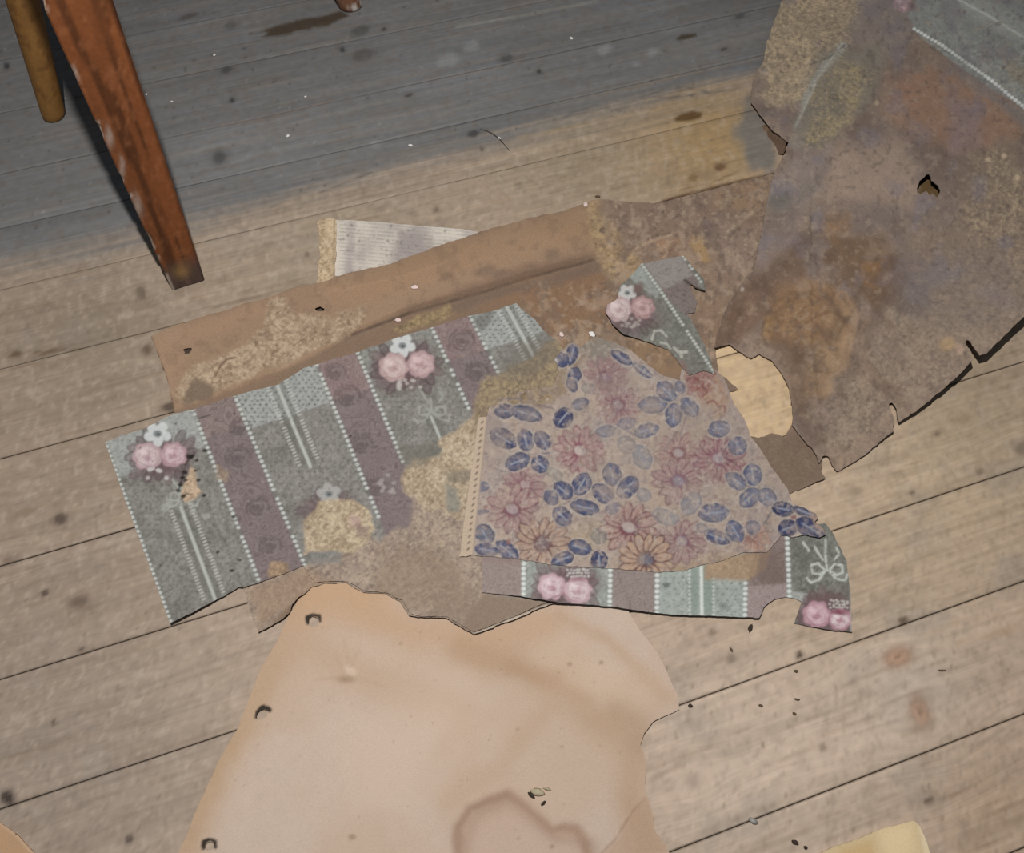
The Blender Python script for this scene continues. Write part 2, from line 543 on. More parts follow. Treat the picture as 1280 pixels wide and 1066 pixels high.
def paint_floor(p):
    A = (slice(None), slice(None))
    X, Y = pos(p.U, np.maximum(p.V, -400))
    a = math.radians(18.4477)
    S = X * math.cos(a) + Y * math.sin(a); T = -X * math.sin(a) + Y * math.cos(a)
    p.S, p.T = S, T
    p.mottle(.07, 160, 1)
    # tints of broad areas
    def blob(u, v, r, rgb, k):
        m = np.exp(-((p.U - u) ** 2 + (p.V - v) ** 2) / (r * r))
        p.mix(A, m, rgb, k, (u, v))
    blob(60, 930, 280, (149, 132, 116), .95)
    blob(80, 620, 200, (148, 127, 108), .8)
    blob(120, 430, 160, (136, 119, 100), .85)
    blob(420, 320, 200, (152, 134, 112), .7)
    blob(730, 200, 130, (144, 126, 100), .8)
    blob(890, 175, 90, (152, 122, 78), .9)
    blob(1180, 600, 170, (184, 158, 126), .8)
    blob(1230, 500, 90, (150, 130, 104), .8)
    blob(1020, 700, 120, (190, 163, 132), .8)
    blob(1130, 870, 75, (180, 164, 148), .75)
    blob(930, 960, 130, (194, 172, 150), .6)
    blob(1230, 1010, 110, (166, 138, 110), .7)
    blob(1010, 960, 150, (190, 167, 145), .7)
    # old grey wear along the far boards, its edge running out along the grain
    B = [(-300, 400), (0, 338), (110, 322), (250, 287), (400, 244), (500, 214), (600, 190), (700, 160), (800, 134), (900, 112), (1000, 92), (1600, -40)]
    yb = np.interp(p.U, [b[0] for b in B], [b[1] for b in B])
    streak = (fbm(S * 3, T * 60, 1.0, 4, 77) - .5) * 46 + (fbm(S * 8, T * 160, 1.0, 3, 78) - .5) * 26
    d = yb - p.V + streak
    wear = sm(-24, 30, d)
    p.mix(A, wear, (102, 102, 102), .96, (320, 170))
    p.mix(A, sm(20, -14, np.abs(d + 26)) * .0, (170, 140, 110), 1)
    p.mix(A, wear * sm(.5, .75, fbm(p.U, p.V, 90, 4, 79)), (114, 114, 116), .5, (320, 170))
    p.mix(A, wear * sm(.55, .72, fbm(S * 5, T * 70, 1.0, 3, 80)), (118, 112, 106), .5, (320, 170))
    p.mix(A, sm(.58, .8, fbm(p.U, p.V, 60, 4, 83)) * (1 - wear), (160, 148, 134), .35, (640, 850))
    # cleaner wood that lay under the sheet, and shade painted on the boards below a small hole
    p.area([(885, 425), (930, 420), (985, 440), (1004, 500), (996, 560), (930, 560), (890, 500)], (212, 178, 134), .9, 8, (945, 490), 6)
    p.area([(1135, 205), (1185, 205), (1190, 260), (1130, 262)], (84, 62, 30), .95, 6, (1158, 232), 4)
    p.ell(235, 438, 8, 7, 0, (60, 46, 34), .95, 2, (235, 438)); p.ell(400, 386, 9, 6, 0, (60, 46, 34), .95, 2, (400, 386))  # shade inside two holes of the backing paper, painted on the boards
    p.mix(A, sm(.60, .74, fbm(p.U, p.V, 5, 2, 84)), (128, 108, 90), .22, (640, 800)); p.mix(A, sm(.60, .74, fbm(p.U + 500, p.V, 6, 2, 85)) * (1 - wear), (206, 186, 164), .25, (640, 800))
    # fine dirt
    p.mix(A, sm(.62, .80, fbm(p.U, p.V, 11, 3, 81)), (125, 106, 88), .22, (640, 800))
    p.mix(A, sm(.66, .82, fbm(S * 14, T * 220, 1.0, 2, 82)), (130, 102, 72), .25, (640, 800))
    # grey patch beside the lifted sheet
    p.area([(918, 160), (935, 118), (968, 170), (972, 222), (938, 212)], (100, 98, 95), .8, 8, (945, 180), 8)

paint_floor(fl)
KNOTS = [  # u, v, rx, ry, colour, strength
    (1122, 821, 17, 12, (154, 120, 96), .85), (1150, 889, 12, 20, (150, 118, 96), .8), (1129, 776, 6, 5, (95, 75, 55), .8),
    (1000, 818, 5, 4, (80, 62, 48), .9), (75, 648, 8, 7, (88, 72, 60), .85), (98, 752, 11, 7, (108, 88, 74), .8),
    (56, 741, 5, 4, (85, 68, 56), .85), (102, 811, 4, 3, (75, 60, 48), .8), (9, 997, 8, 9, (55, 44, 38), .95),
    (162, 1049, 5, 5, (80, 66, 56), .85), (68, 903, 3, 3, (85, 70, 58), .8), (176, 366, 6, 8, (98, 82, 68), .7),
    (183, 437, 6, 6, (95, 76, 62), .75), (212, 508, 9, 6, (82, 66, 54), .85), (274, 197, 9, 8, (66, 64, 62), .75),
    (451, 38, 12, 6, (70, 68, 66), .7), (453, 69, 13, 7, (74, 70, 68), .65), (283, 87, 7, 4, (64, 62, 60), .75),
    (290, 125, 3, 3, (48, 46, 44), .9), (633, 72, 7, 5, (66, 65, 64), .7), (592, 167, 8, 4, (62, 60, 60), .8),
    (511, 119, 6, 2, (58, 56, 55), .8), (428, 62, 3, 3, (52, 50, 48), .9), (480, 36, 3, 2, (52, 50, 48), .8),
    (1205, 524, 9, 5, (146, 122, 94), .7), (1225, 589, 5, 4, (120, 102, 84), .8), (1140, 616, 4, 3, (112, 94, 78), .8),
    (1171, 542, 3, 3, (104, 86, 68), .8), (1069, 614, 10, 5, (150, 130, 106), .6), (1280, 560, 10, 8, (112, 96, 80), .7),
    (674, 89, 3, 3, (52, 50, 48), .8), (100, 90, 3, 3, (60, 58, 57), .8), (8, 82, 3, 4, (45, 44, 44), .9),
    (236, 20, 12, 3, (66, 62, 60), .7), (288, 32, 7, 5, (70, 68, 67), .6), (925, 20, 6, 3, (60, 58, 56), .7),
    (905, 61, 5, 2, (56, 54, 52), .8), (1028, 934, 5, 4, (130, 108, 90), .7), (866, 976, 7, 8, (160, 138, 122), .7),
    (890, 790, 5, 4, (130, 108, 88), .6), (914, 824, 5, 5, (125, 108, 92), .6), (148, 860, 4, 3, (118, 100, 84), .6),
    (20, 442, 6, 4, (98, 78, 60), .8), (60, 440, 12, 3, (112, 88, 64), .6), (545, 262, 4, 3, (110, 92, 74), .6),
    (602, 186, 3, 3, (92, 78, 64), .7), (384, 318, 3, 3, (110, 92, 76), .7), (1160, 1000, 6, 4, (100, 84, 68), .8),
    (866, 222, 6, 4, (112, 84, 48), .7), (900, 209, 7, 4, (98, 66, 42), .8), (1250, 790, 22, 4, (158, 128, 100), .5),
    (30, 640, 14, 5, (128, 106, 84), .5), (12, 700, 8, 5, (108, 88, 72), .6), (640, 1000, 5, 5, (120, 100, 80), .5),
]
for (u, v, rx, ry, rgb, k) in KNOTS:
    fl.ell(u, v, rx * 1.6, ry * 1.5, -17, rgb, k * .3, 4, (u, v), .25)
    fl.ell(u, v, rx, ry, -17, rgb, k, min(rx, ry) * .35, (u, v), .18)
    if min(rx, ry) > 9:
        fl.ell(u, v, rx * .62, ry * .55, -17, tuple(c * 1.18 for c in rgb), k * .8, 2.5, (u, v), .2)
        fl.ell(u, v, rx * .28, ry * .25, -17, tuple(c * .8 for c in rgb), k * .8, 2, (u, v), .2)
# brown marks on the boards, pointed along the grain
BROWN_MARK = (58, 46, 32)
fl.area([(425, 14), (404, 19), (372, 25), (345, 33), (312, 42), (336, 40), (328, 46), (352, 44), (382, 37), (412, 31), (438, 20)], BROWN_MARK, .92, 2.5, (370, 32), 2.5, 8)
fl.area([(845, 48), (852, 43), (870, 41), (873, 45), (862, 48), (847, 50)], (58, 48, 34), .95, 1.5, (860, 46), 1)
fl.area([(840, 150), (850, 143), (866, 139), (879, 141), (876, 147), (860, 151), (846, 152)], (88, 62, 30), .95, 2, (860, 146), 1.5)
for pts, w, c, a in [
    ([(828, 252), (865, 240), (905, 231), (968, 217)], 3.2, (92, 64, 40), .85), ([(850, 238), (890, 228), (925, 214)], 2, (110, 80, 48), .7),
    ([(900, 238), (935, 226), (958, 220)], 2, (180, 140, 96), .6), ([(930, 222), (960, 210)], 1.8, (170, 132, 92), .6),
    ([(265, 385), (330, 369), (400, 352)], 2.2, (118, 96, 76), .7), ([(268, 379), (340, 362), (400, 346)], 1.6, (172, 152, 130), .5),
    ([(4, 446), (36, 440), (100, 436)], 2.0, (108, 82, 58), .7), ([(0, 466), (30, 458), (62, 448)], 1.6, (118, 92, 68), .7),
    ([(275, 157), (330, 147), (415, 126)], 1.8, (118, 98, 84), .75), ([(570, 33), (640, 22), (745, 1)], 3, (122, 118, 110), .7),
    ([(400, 240), (430, 229), (465, 215)], 2, (84, 80, 78), .7), ([(330, 262), (352, 254)], 2, (90, 86, 82), .6),
    ([(646, 172), (672, 168), (730, 156)], 3, (152, 128, 98), .6), ([(800, 122), (830, 112), (855, 108), (885, 115)], 1.4, (76, 74, 74), .7),
    ([(806, 120), (840, 122), (880, 116), (920, 112)], 1.4, (76, 74, 74), .6), ([(700, 150), (716, 140), (745, 132), (782, 140)], 1.4, (84, 82, 84), .6),
    ([(628, 170), (640, 181), (652, 190)], 1.6, (70, 68, 66), .0), ([(0, 8), (20, 4)], 2, (60, 56, 54), .5),
    ([(1118, 570), (1094, 575), (1086, 585), (1100, 590), (1130, 588)], 1.6, (150, 122, 92), .6), ([(1145, 568), (1112, 574), (1102, 580), (1120, 584), (1150, 577)], 1.4, (152, 124, 94), .5),
    ([(1130, 800), (1190, 780), (1280, 764)], 2, (160, 130, 100), .5), ([(1150, 812), (1210, 800), (1280, 776)], 1.6, (158, 126, 96), .45),
    ([(1180, 1000), (1230, 975), (1280, 955)], 2.4, (140, 112, 86), .55), ([(1160, 1040), (1220, 1014), (1280, 985)], 2.0, (134, 106, 82), .5),
    ([(1100, 1000), (1150, 985), (1185, 992), (1160, 1006), (1120, 1012)], 1.8, (138, 112, 90), .5),
]:
    fl.line(pts, w, c, a, 1.1, ((pts[0][0] + pts[-1][0]) / 2, (pts[0][1] + pts[-1][1]) / 2), 1.0)
for (u, v, r) in [(815, 65, 7), (756, 62, 9), (795, 80, 4), (590, 58, 10), (470, 180, 8), (560, 75, 14)]:
    fl.ell(u, v, r, r * .6, -15, (128, 128, 126), .55, 3, (u, v), .3)
fl.specks([(0, 0), (930, 0), (930, 120), (600, 190), (0, 320)], 300, (70, 67, 65), (.8, 1.8), .7, (400, 150))
fl.specks([(0, 0), (930, 0), (930, 120), (600, 190), (0, 320)], 120, (140, 136, 130), (.6, 1.3), .7, (400, 150))
fl.specks([(0, 560), (330, 700), (240, 1066), (0, 1066)], 200, (105, 90, 76), (.7, 1.7), .6, (100, 850))
fl.specks([(820, 800), (1280, 600), (1280, 1066), (840, 1066)], 200, (120, 98, 78), (.7, 1.6), .6, (1050, 850))

AX = math.radians(18.4477)
ca, sa = math.cos(AX), math.sin(AX)
SEAMS = [-.30, -.1559, -.036, .1034, .2432, .3926, .5437, .7079, .8647, 1.0213, 1.1571, 1.2888, 1.4511, 1.607, 1.77, 1.93]
KW = []
for (u, v, rx, ry, rgb, k) in KNOTS:
    x, y = pos(u, v); KW.append((x * ca + y * sa, -x * sa + y * ca, rx / 900, ry / 850))
floor_me = raw_mesh('floor', [(-2.4, -1.2, -.0032), (2.6, -1.2, -.0032), (2.6, 2.9, -.0032), (-2.4, 2.9, -.0032),
                              (-2.4, -1.2, -.06), (2.6, -1.2, -.06), (2.6, 2.9, -.06), (-2.4, 2.9, -.06)],
                    [(0, 1, 2, 3), (7, 6, 5, 4), (0, 4, 5, 1), (1, 5, 6, 2), (2, 6, 7, 3), (3, 7, 4, 0)])
floor = link('floor', floor_me, flat_mat('dark_subfloor', (.15, .11, .08), .95, 60, .5))
floor['kind'] = 'structure'
floor['label'] = 'worn pine board floor, grey and dirty along its far boards'

def plank(t0, t1, k):
    g = .00045 if k < 8 else .0002
    t0, t1 = t0 + g, t1 - g
    smin, smax = -1.25, 1.95
    cs = .0042
    ss = np.linspace(smin, smax, int((smax - smin) / cs)); ts = np.concatenate([[t0], np.linspace(t0 + .0018, t1 - .0018, max(8, int((t1 - t0) / cs))), [t1]])
    Sg, Tg = np.meshgrid(ss, ts)
    X, Y = Sg * ca - Tg * sa, Sg * sa + Tg * ca
    Z = (fbm(Sg * .25, Tg, .05, 2, 500 + k) - .5) * .0008 - .0004
    Z[0, :] -= .0006 + .0006 * fbm(ss, ss * 0, .02, 3, k); Z[-1, :] -= .0006 + .0006 * fbm(ss, ss * 0, .02, 3, k + 50)
    U, V = pix(X, Y, 0)
    col, _ = fl.at(U, V)
    col = col * (1 + (_hash(np.array([k]), np.array([3]), 5)[0] - .5) * .08)
    gv = Tg.copy(); gs = Sg.copy()
    for (ks, kt, rx, ry) in KW:
        if t0 - .06 < kt < t1 + .06:
            e = np.exp(-(((Sg - ks) / (rx * 4 + .01)) ** 2 + ((Tg - kt) / (ry * 2.4 + .006)) ** 2))
            gv = gv - (Tg - kt) * e * .75
    n, m = Sg.shape
    idx = np.arange(n * m).reshape(n, m)
    quads = np.stack([idx[:-1, :-1].ravel(), idx[:-1, 1:].ravel(), idx[1:, 1:].ravel(), idx[1:, :-1].ravel()], 1)
    be = boundary(quads)
    verts = np.stack([X.ravel(), Y.ravel(), Z.ravel()], 1)
    bv, inv = np.unique(be.ravel(), return_inverse=True); inv = inv.reshape(-1, 2)
    nv, nb = len(verts), len(bv)
    bot = verts[bv].copy(); bot[:, 2] = -.0030
    sk = np.stack([be[:, 1], be[:, 0], inv[:, 0] + nv, inv[:, 1] + nv], 1)
    me = raw_mesh('plank', np.concatenate([verts, bot]), np.concatenate([quads, sk]), None,
                  np.concatenate([np.ones(len(quads), bool), np.zeros(len(sk), bool)]))
    cc = col.reshape(-1, 3)
    tt = np.broadcast_to(np.minimum(Tg - t0, t1 - Tg), Sg.shape).ravel()
    cc = cc * (1 - (.35 if k < 8 else .2) * sm(.0018, .0, tt))[:, None]         # dirt along the worn edges
    set_col(me, np.concatenate([cc, cc[bv] * .35]))
    ga = me.attributes.new('grain', 'FLOAT_VECTOR', 'POINT')
    G = np.stack([gs.ravel() + k * 3.7, gv.ravel() + k * 1.31, np.zeros(n * m)], 1).astype(np.float32)
    ga.data.foreach_set('vector', np.concatenate([G, G[bv]]).astype(np.float32).ravel())
    return link('plank', me, BOARD, floor)

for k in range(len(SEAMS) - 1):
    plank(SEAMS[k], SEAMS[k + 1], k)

# ------------------------------------------------------------------ newsprint scrap, lowest under the brown sheet
np_ = Paint(385, 262, 620, 370, (206, 192, 174), (500, 310))
A_ALL = (slice(None), slice(None))
np_.mottle(.08, 30, 3)
np_.mix(A_ALL, sm(.5, .8, fbm(np_.U, np_.V, 40, 3, 4)), (150, 138, 136), .6)
for i in range(17):                       # fine ruled lines of the old scrap
    y0 = 276 + i * 4.6
    for j in range(14):
        a = 424 + j * 12 + random.uniform(-2, 2)
        np_.line([(a, y0 + (a - 424) * .085), (a + 9, y0 + (a - 415) * .085)], 1.0, (120, 112, 108), random.uniform(.25, .7), .8)
np_.area([(500, 290), (540, 296), (532, 325), (500, 335), (488, 318)], (132, 112, 114), .35, 6, None, 10, 10)
np_.area([(434, 278), (445, 278), (440, 345), (430, 345)], (140, 124, 130), .4, 4, None, 4, 10)
np_.specks([(425, 276), (590, 290), (520, 320), (425, 345)], 70, (105, 90, 90), (.7, 1.6), .6)
np_.line([(420, 274), (505, 280), (596, 289)], 2.0, (196, 186, 176), .7)
scrap_news = sheet('newsprint_scrap', [(419, 275), (460, 276.5), (505, 280.5), (560, 285), (597, 289.5), (602, 300), (570, 330), (500, 352), (450, 362), (416, 364)],
                   np_, PAPER, .0015, rag=1.2, rag_scale=9, seed=1, gap=.0012, wave=.0012)
tag(scrap_news, 'whitish scrap of ruled paper poking out behind the brown sheet', 'paper scrap')
te = Paint(390, 262, 430, 370, (182, 150, 108), (408, 310))
te.fibres([(390, 262), (430, 262), (430, 370), (390, 370)], (180, 148, 108), (206, 178, 138), (140, 104, 66), 1, 1, rough=1.5)
te.area([(408, 266), (422, 270), (421, 290), (414, 300), (406, 290)], (208, 178, 136), .7, 3, None, 3, 8)
te.line([(418, 275), (417, 350)], 2.0, (150, 120, 84), .5)
torn = sheet('torn_edge', [(397, 276), (404, 273), (412, 272), (420, 274), (420.5, 300), (419, 330), (418, 364), (404, 368), (395, 366), (398, 340), (400, 310)],
             te, CARD, .0012, rag=2.0, rag_scale=7, seed=2, gap=.0008, rough_amp=.0012, thick=.0025)
torn.parent = scrap_news
torn['label'] = 'frayed tan edge of the scrap'

# ------------------------------------------------------------------ big tan sheet at the bottom
tan = Paint(170, 680, 880, 1170, (201, 175, 154), (520, 940), .80)
tan.mottle(.035, 150, 11); tan.mottle(.03, 14, 12, 3)
U, V = tan.U, tan.V
def band(p, pts, w, rgb, a, at=None, wob=6):
    us = [q[0] for q in pts]; vs = [q[1] for q in pts]
    sl = p.box(min(us) - 2.5 * w - 5, min(vs) - 2.5 * w - 5, max(us) + 2.5 * w + 5, max(vs) + 2.5 * w + 5)
    d = line_d(p.U[sl], p.V[sl], pts) + (fbm(p.U[sl], p.V[sl], 30, 3, 90) - .5) * 2 * wob
    p.mix(sl, np.exp(-(np.maximum(d, 0) / w) ** 2), rgb, a, at)
band(tan, [(380, 740), (340, 830), (305, 900), (260, 980), (232, 1060)], 24, (188, 150, 112), 0.94)
band(tan, [(400, 745), (520, 790), (600, 800), (680, 780)], 34, (196, 158, 124), 0.95)
band(tan, [(360, 790), (460, 850), (560, 880)], 30, (192, 156, 124), 0.69)
band(tan, [(580, 815), (640, 830), (700, 862), (760, 905)], 26, (188, 152, 118), 0.75)
band(tan, [(640, 832), (700, 858), (735, 875)], 9, (176, 138, 106), 0.75, None, 3)
band(tan, [(745, 900), (790, 930), (790, 1000), (810, 1060)], 26, (186, 150, 118), 0.88)
band(tan, [(700, 770), (760, 800), (830, 870)], 10, (190, 154, 122), 0.69)
band(tan, [(645, 930), (690, 880)], 14, (192, 156, 126), 0.62)
band(tan, [(560, 1000), (620, 960), (650, 930)], 16, (192, 158, 128), 0.56)
band(tan, [(700, 830), (790, 870)], 34, (210, 176, 146), 0.62)
band(tan, [(480, 960), (560, 900)], 60, (210, 180, 156), 0.62)
band(tan, [(690, 950), (740, 960)], 28, (200, 174, 150), 0.75)
tan.mix(A_ALL, sm(.45, .72, fbm(tan.U, tan.V, 120, 4, 93)), (194, 160, 130), .45)
band(tan, [(395, 745), (420, 735), (470, 745)], 26, (198, 156, 116), .8)
band(tan, [(575, 810), (620, 828), (690, 850)], 14, (184, 146, 112), .6)
band(tan, [(770, 890), (800, 905), (800, 935)], 16, (180, 146, 114), .6)
for q in ([(385, 779), (384, 771), (391, 768), (399, 770), (400, 776)], [(320, 896), (322, 889), (329, 884), (337, 887)], [(254, 1060), (255, 1052), (262, 1049), (269, 1052), (269, 1058)]):
    tan.line(q, 5.5, (44, 36, 30), .97, 1.4, None, 2.4)
# tide marks
tan.area([(573, 1070), (572, 1034), (590, 1010), (612, 1000), (633, 993), (652, 1005), (672, 1024), (690, 1038), (704, 1036), (722, 1037), (732, 1052), (738, 1080), (738, 1160), (573, 1160)],
         (196, 164, 142), .8, 2, None, 4, 20)
ring = [(573, 1075), (572, 1034), (588, 1011), (610, 1001), (633, 993), (652, 1005), (672, 1022), (690, 1038), (703, 1034), (720, 1036), (731, 1052), (738, 1085)]
band(tan, ring, 6, (150, 112, 88), .75, None, 3)
band(tan, [(u + 6, v + 8) for u, v in ring], 12, (176, 140, 114), .55, None, 4)
tan.line([(752, 1066), (770, 1048), (790, 1015), (806, 998)], 2.6, (158, 120, 92), .6, 2, None, 1.5)
tan.area([(752, 1070), (775, 1045), (795, 1012), (808, 996), (840, 1066)], (182, 145, 114), .6, 4)
tan.specks([(240, 1000), (380, 750), (780, 790), (830, 1060)], 150, (150, 118, 92), (.6, 1.3), .5)
tan.ell(432, 849, 10, 4, 0, (160, 124, 92), .7, 4); tan.ell(438, 838, 8, 5, 30, (216, 186, 162), .7, 3)
for (a, b) in [((430, 840), (418, 815)), ((440, 832), (448, 812)), ((425, 845), (395, 850)), ((450, 846), (480, 858)), ((436, 828), (430, 800))]:
    tan.line([a, b], 3, (188, 152, 122), .45, 3)
for (u, v, r) in [(712, 830, 3), (752, 828, 3), (647, 911, 2), (702, 933, 2), (648, 1048, 2), (690, 1058, 3), (440, 1046, 5), (500, 804, 2)]:
    tan.ell(u, v, r, r * .8, 0, (150, 118, 92), .6, 1.5, None, .3)
def tan_curl(u, v):
    z = .0022 * np.exp(-(line_d(u, v, [(600, 800), (660, 835), (720, 868), (800, 900)]) / 26) ** 2)
    z += .0016 * np.exp(-(line_d(u, v, [(560, 1000), (640, 925), (700, 870)]) / 30) ** 2)
    z += .0022 * np.exp(-(((u - 437) / 12) ** 2 + ((v - 841) / 9) ** 2))
    z += .0018 * np.exp(-(line_d(u, v, [(575, 1070), (590, 1008), (633, 992), (690, 1040), (735, 1050)]) / 10) ** 2)
    z += .0016 * np.exp(-(line_d(u, v, [(787, 765), (816, 807), (847, 869)]) / 9) ** 2)
    z += .0020 * np.exp(-(line_d(u, v, [(360, 790), (300, 905), (240, 1030)]) / 14) ** 2)
    z += .0012 * np.exp(-(line_d(u, v, [(460, 1066), (500, 950), (640, 790)]) / 50) ** 2)
    return z
TAN = [(373, 748), (361, 770), (341, 810), (327, 834), (310, 875), (298, 909), (274, 951), (258, 985), (245, 1014), (224, 1066), (192, 1150), (862, 1150),
       (848, 1095), (836, 1064), (819, 1039), (815, 1018), (806, 979), (808, 953), (800, 931), (805, 918), (816, 903), (833, 894), (849, 887), (847, 869),
       (831, 833), (816, 807), (800, 788), (787, 765), (775, 735), (760, 700), (600, 690), (440, 692), (390, 715)]
HOLES_T = [[(386, 773), (391, 770), (397, 772), (399, 777), (396, 783), (390, 784), (385, 780)], [(322, 891), (328, 887), (334, 888), (335, 894), (330, 899), (323, 900), (320, 895)], [(256, 1055), (261, 1052), (267, 1054), (267, 1060), (261, 1064), (256, 1061)]]
tan_sheet = sheet('kraft_paper_sheet', TAN, tan, TANP, .0017, HOLES_T, rag=1.6, rag_scale=18, curl=tan_curl, seed=3, gap=.0018, thick=.0016, under=(.16, .09, .05))
tag(tan_sheet, 'large smooth tan paper with water stains and three nail holes', 'paper')

# ------------------------------------------------------------------ brown backing sheet with its rolled far edge
br = Paint(175, 205, 1070, 810, (142, 112, 88), (620, 480))
br.mottle(.10, 60, 21); br.mottle(.06, 9, 22, 3)
U, V = br.U, br.V
FLAP = [(185, 415), (220, 404), (335, 370), (420, 345), (590, 293), (706, 262), (750, 248), (752, 318), (699, 336), (609, 363), (513, 389), (445, 416), (403, 440), (294, 495), (215, 515)]
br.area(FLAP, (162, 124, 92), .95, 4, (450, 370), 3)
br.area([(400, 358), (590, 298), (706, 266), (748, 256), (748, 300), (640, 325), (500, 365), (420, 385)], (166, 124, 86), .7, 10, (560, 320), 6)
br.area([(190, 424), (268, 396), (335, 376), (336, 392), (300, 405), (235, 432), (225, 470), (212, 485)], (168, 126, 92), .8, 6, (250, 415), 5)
br.area([(500, 388), (600, 352), (660, 330), (745, 315), (745, 326), (609, 363), (513, 389)], (128, 96, 74), .7, 6, (620, 345), 4)  # shading of the roll's down-turned lower side, put into the colour
for (u, v, r) in [(610, 338, 10), (598, 340, 6), (624, 341, 7), (690, 318, 9), (640, 303, 4), (560, 345, 8)]:
    br.ell(u, v, r, r * .7, -15, (112, 88, 72), .5, 4, (620, 330), .4)
br.fibres([(216, 490), (240, 462), (300, 436), (330, 410), (338, 374), (352, 372), (368, 392), (400, 396), (455, 382), (458, 402), (410, 432), (320, 468), (230, 505)],
          (166, 134, 102), (196, 166, 130), (124, 94, 70), 4, 9, (320, 440), 1.0)
br.area([(228, 504), (232, 490), (245, 473), (262, 478), (274, 486), (262, 502)], (122, 98, 78), .85, 4, (248, 490), 5)
br.line([(269, 470), (276, 456), (284, 449), (294, 447)], 2.2, (105, 76, 52), .8, 1)
br.line([(360, 386), (380, 394), (392, 398)], 1.5, (196, 158, 116), .5)
br.line([(440, 418), (513, 391), (609, 364), (656, 348.5), (699, 337), (748, 324)], 3.2, (88, 68, 56), .75, 1.6, (620, 355), 1.2)  # crevice shadow under the fold, painted as a dark line
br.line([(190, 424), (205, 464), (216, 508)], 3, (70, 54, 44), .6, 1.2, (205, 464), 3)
# lower band below the fold and the reddish middle
br.area([(225, 512), (403, 442), (513, 391), (609, 365), (748, 326), (760, 360), (690, 430), (560, 400), (290, 500)], (138, 106, 80), .85, 3, (560, 400), 5)
br.area([(600, 385), (660, 350), (752, 338), (770, 380), (760, 415), (700, 425), (650, 378)], (146, 104, 70), .85, 9, (700, 385), 10)
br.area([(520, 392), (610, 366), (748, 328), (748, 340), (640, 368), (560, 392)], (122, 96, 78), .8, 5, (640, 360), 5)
br.fibres([(535, 392), (560, 382), (568, 392), (548, 402), (500, 415), (490, 410)], (140, 112, 78), (172, 142, 92), (105, 82, 58), 3, 5, (540, 398))
# middle right, scuffed
br.area([(745, 246), (830, 250), (960, 216), (968, 240), (955, 300), (905, 385), (890, 430), (860, 330), (800, 330), (770, 360)], (140, 110, 88), .9, 6, (850, 300), 8)
br.fibres([(728, 256), (750, 249), (766, 290), (800, 325), (790, 350), (762, 345), (745, 320)], (158, 124, 84), (184, 148, 100), (120, 92, 66), 7, 12, (760, 300))
br.area([(752, 252), (800, 252), (880, 242), (900, 262), (840, 282), (780, 300), (760, 280)], (128, 102, 84), .7, 9, (820, 270), 14)
br.area([(905, 235), (962, 218), (958, 262), (925, 265), (890, 255)], (142, 108, 76), .7, 8, (925, 245), 8)
br.area([(885, 278), (912, 268), (948, 300), (930, 345), (905, 340), (880, 300)], (136, 110, 94), .7, 9, (910, 305), 14)
br.area([(866, 293), (878, 298), (888, 325), (880, 332), (862, 305)], (166, 126, 74), .8, 4, (872, 312), 3)
br.area([(820, 302), (848, 298), (852, 318), (826, 322)], (158, 114, 80), .8, 5, (836, 312), 4)
br.line([(795, 310), (815, 301), (838, 294)], 3, (168, 136, 106), .8, 1.5, (815, 300), 1)
br.line([(788, 312), (815, 296), (842, 290)], 2, (98, 76, 60), .7, 1.5, (815, 300), 1)
br.line([(912, 290), (925, 279), (940, 266)], 4, (172, 142, 112), .7, 2, (925, 280), 1.5)
br.ell(884, 285, 8, 13, 0, (112, 92, 92), .6, 4, (884, 285), .4)
br.ell(753, 287, 4, 4, 0, (72, 54, 44), .9, 1.5, (753, 287), .3)
br.area([(700, 430), (760, 402), (800, 422), (840, 436), (860, 470), (820, 470), (760, 430)], (150, 112, 76), .8, 7, (770, 420), 6)
br.area([(868, 372), (895, 360), (905, 388), (893, 432), (893, 465), (880, 440)], (142, 108, 82), .8, 5, (888, 400), 5)
br.specks([(750, 250), (960, 220), (940, 330), (800, 330)], 120, (92, 74, 62), (.8, 2.2), .6, (850, 280))
br.specks([(750, 250), (960, 220), (940, 330), (800, 330)], 60, (178, 146, 114), (.8, 2.0), .6, (850, 280))
# around the hole and the low corner
br.area([(880, 470), (900, 440), (935, 540), (1000, 540), (1040, 580), (1030, 605), (985, 625), (940, 575)], (128, 102, 82), .9, 6, (985, 580), 5)
br.area([(940, 545), (1000, 548), (1030, 590), (985, 615), (955, 575)], (120, 94, 74), .7, 5, (985, 580), 6)
br.fibres([(945, 550), (1000, 550), (1026, 590), (986, 612), (960, 580)], (122, 97, 77), (140, 114, 90), (104, 80, 64), 5, 6, (985, 580), .6, .5)
# split, straw coloured lower part
LOW = [(300, 735), (380, 705), (382, 640), (400, 622), (470, 645), (560, 600), (600, 560), (610, 700), (605, 740), (690, 755), (592, 796), (520, 775), (430, 730), (372, 745), (322, 792)]
mid = sm(735, 770, U) * sm(470, 420, V) + sm(640, 680, U) * sm(345, 365, V) * sm(470, 430, V)
mid = np.clip(mid, 0, 1)
br.mix(A_ALL, sm(.5, .68, fbm(U, V, 20, 4, 121)) * mid, (160, 130, 104), .55, (840, 300)); br.mix(A_ALL, sm(.5, .68, fbm(U + 70, V, 16, 4, 122)) * mid, (116, 92, 76), .5, (840, 300))
br.mix(A_ALL, sm(.56, .7, fbm(U, V + 40, 7, 3, 123)) * mid, (172, 144, 116), .4, (840, 300)); br.mix(A_ALL, sm(.58, .72, fbm(U, V + 90, 6, 3, 124)) * mid, (98, 80, 68), .45, (840, 300))
br.rough = np.maximum(br.rough, mid * .7)
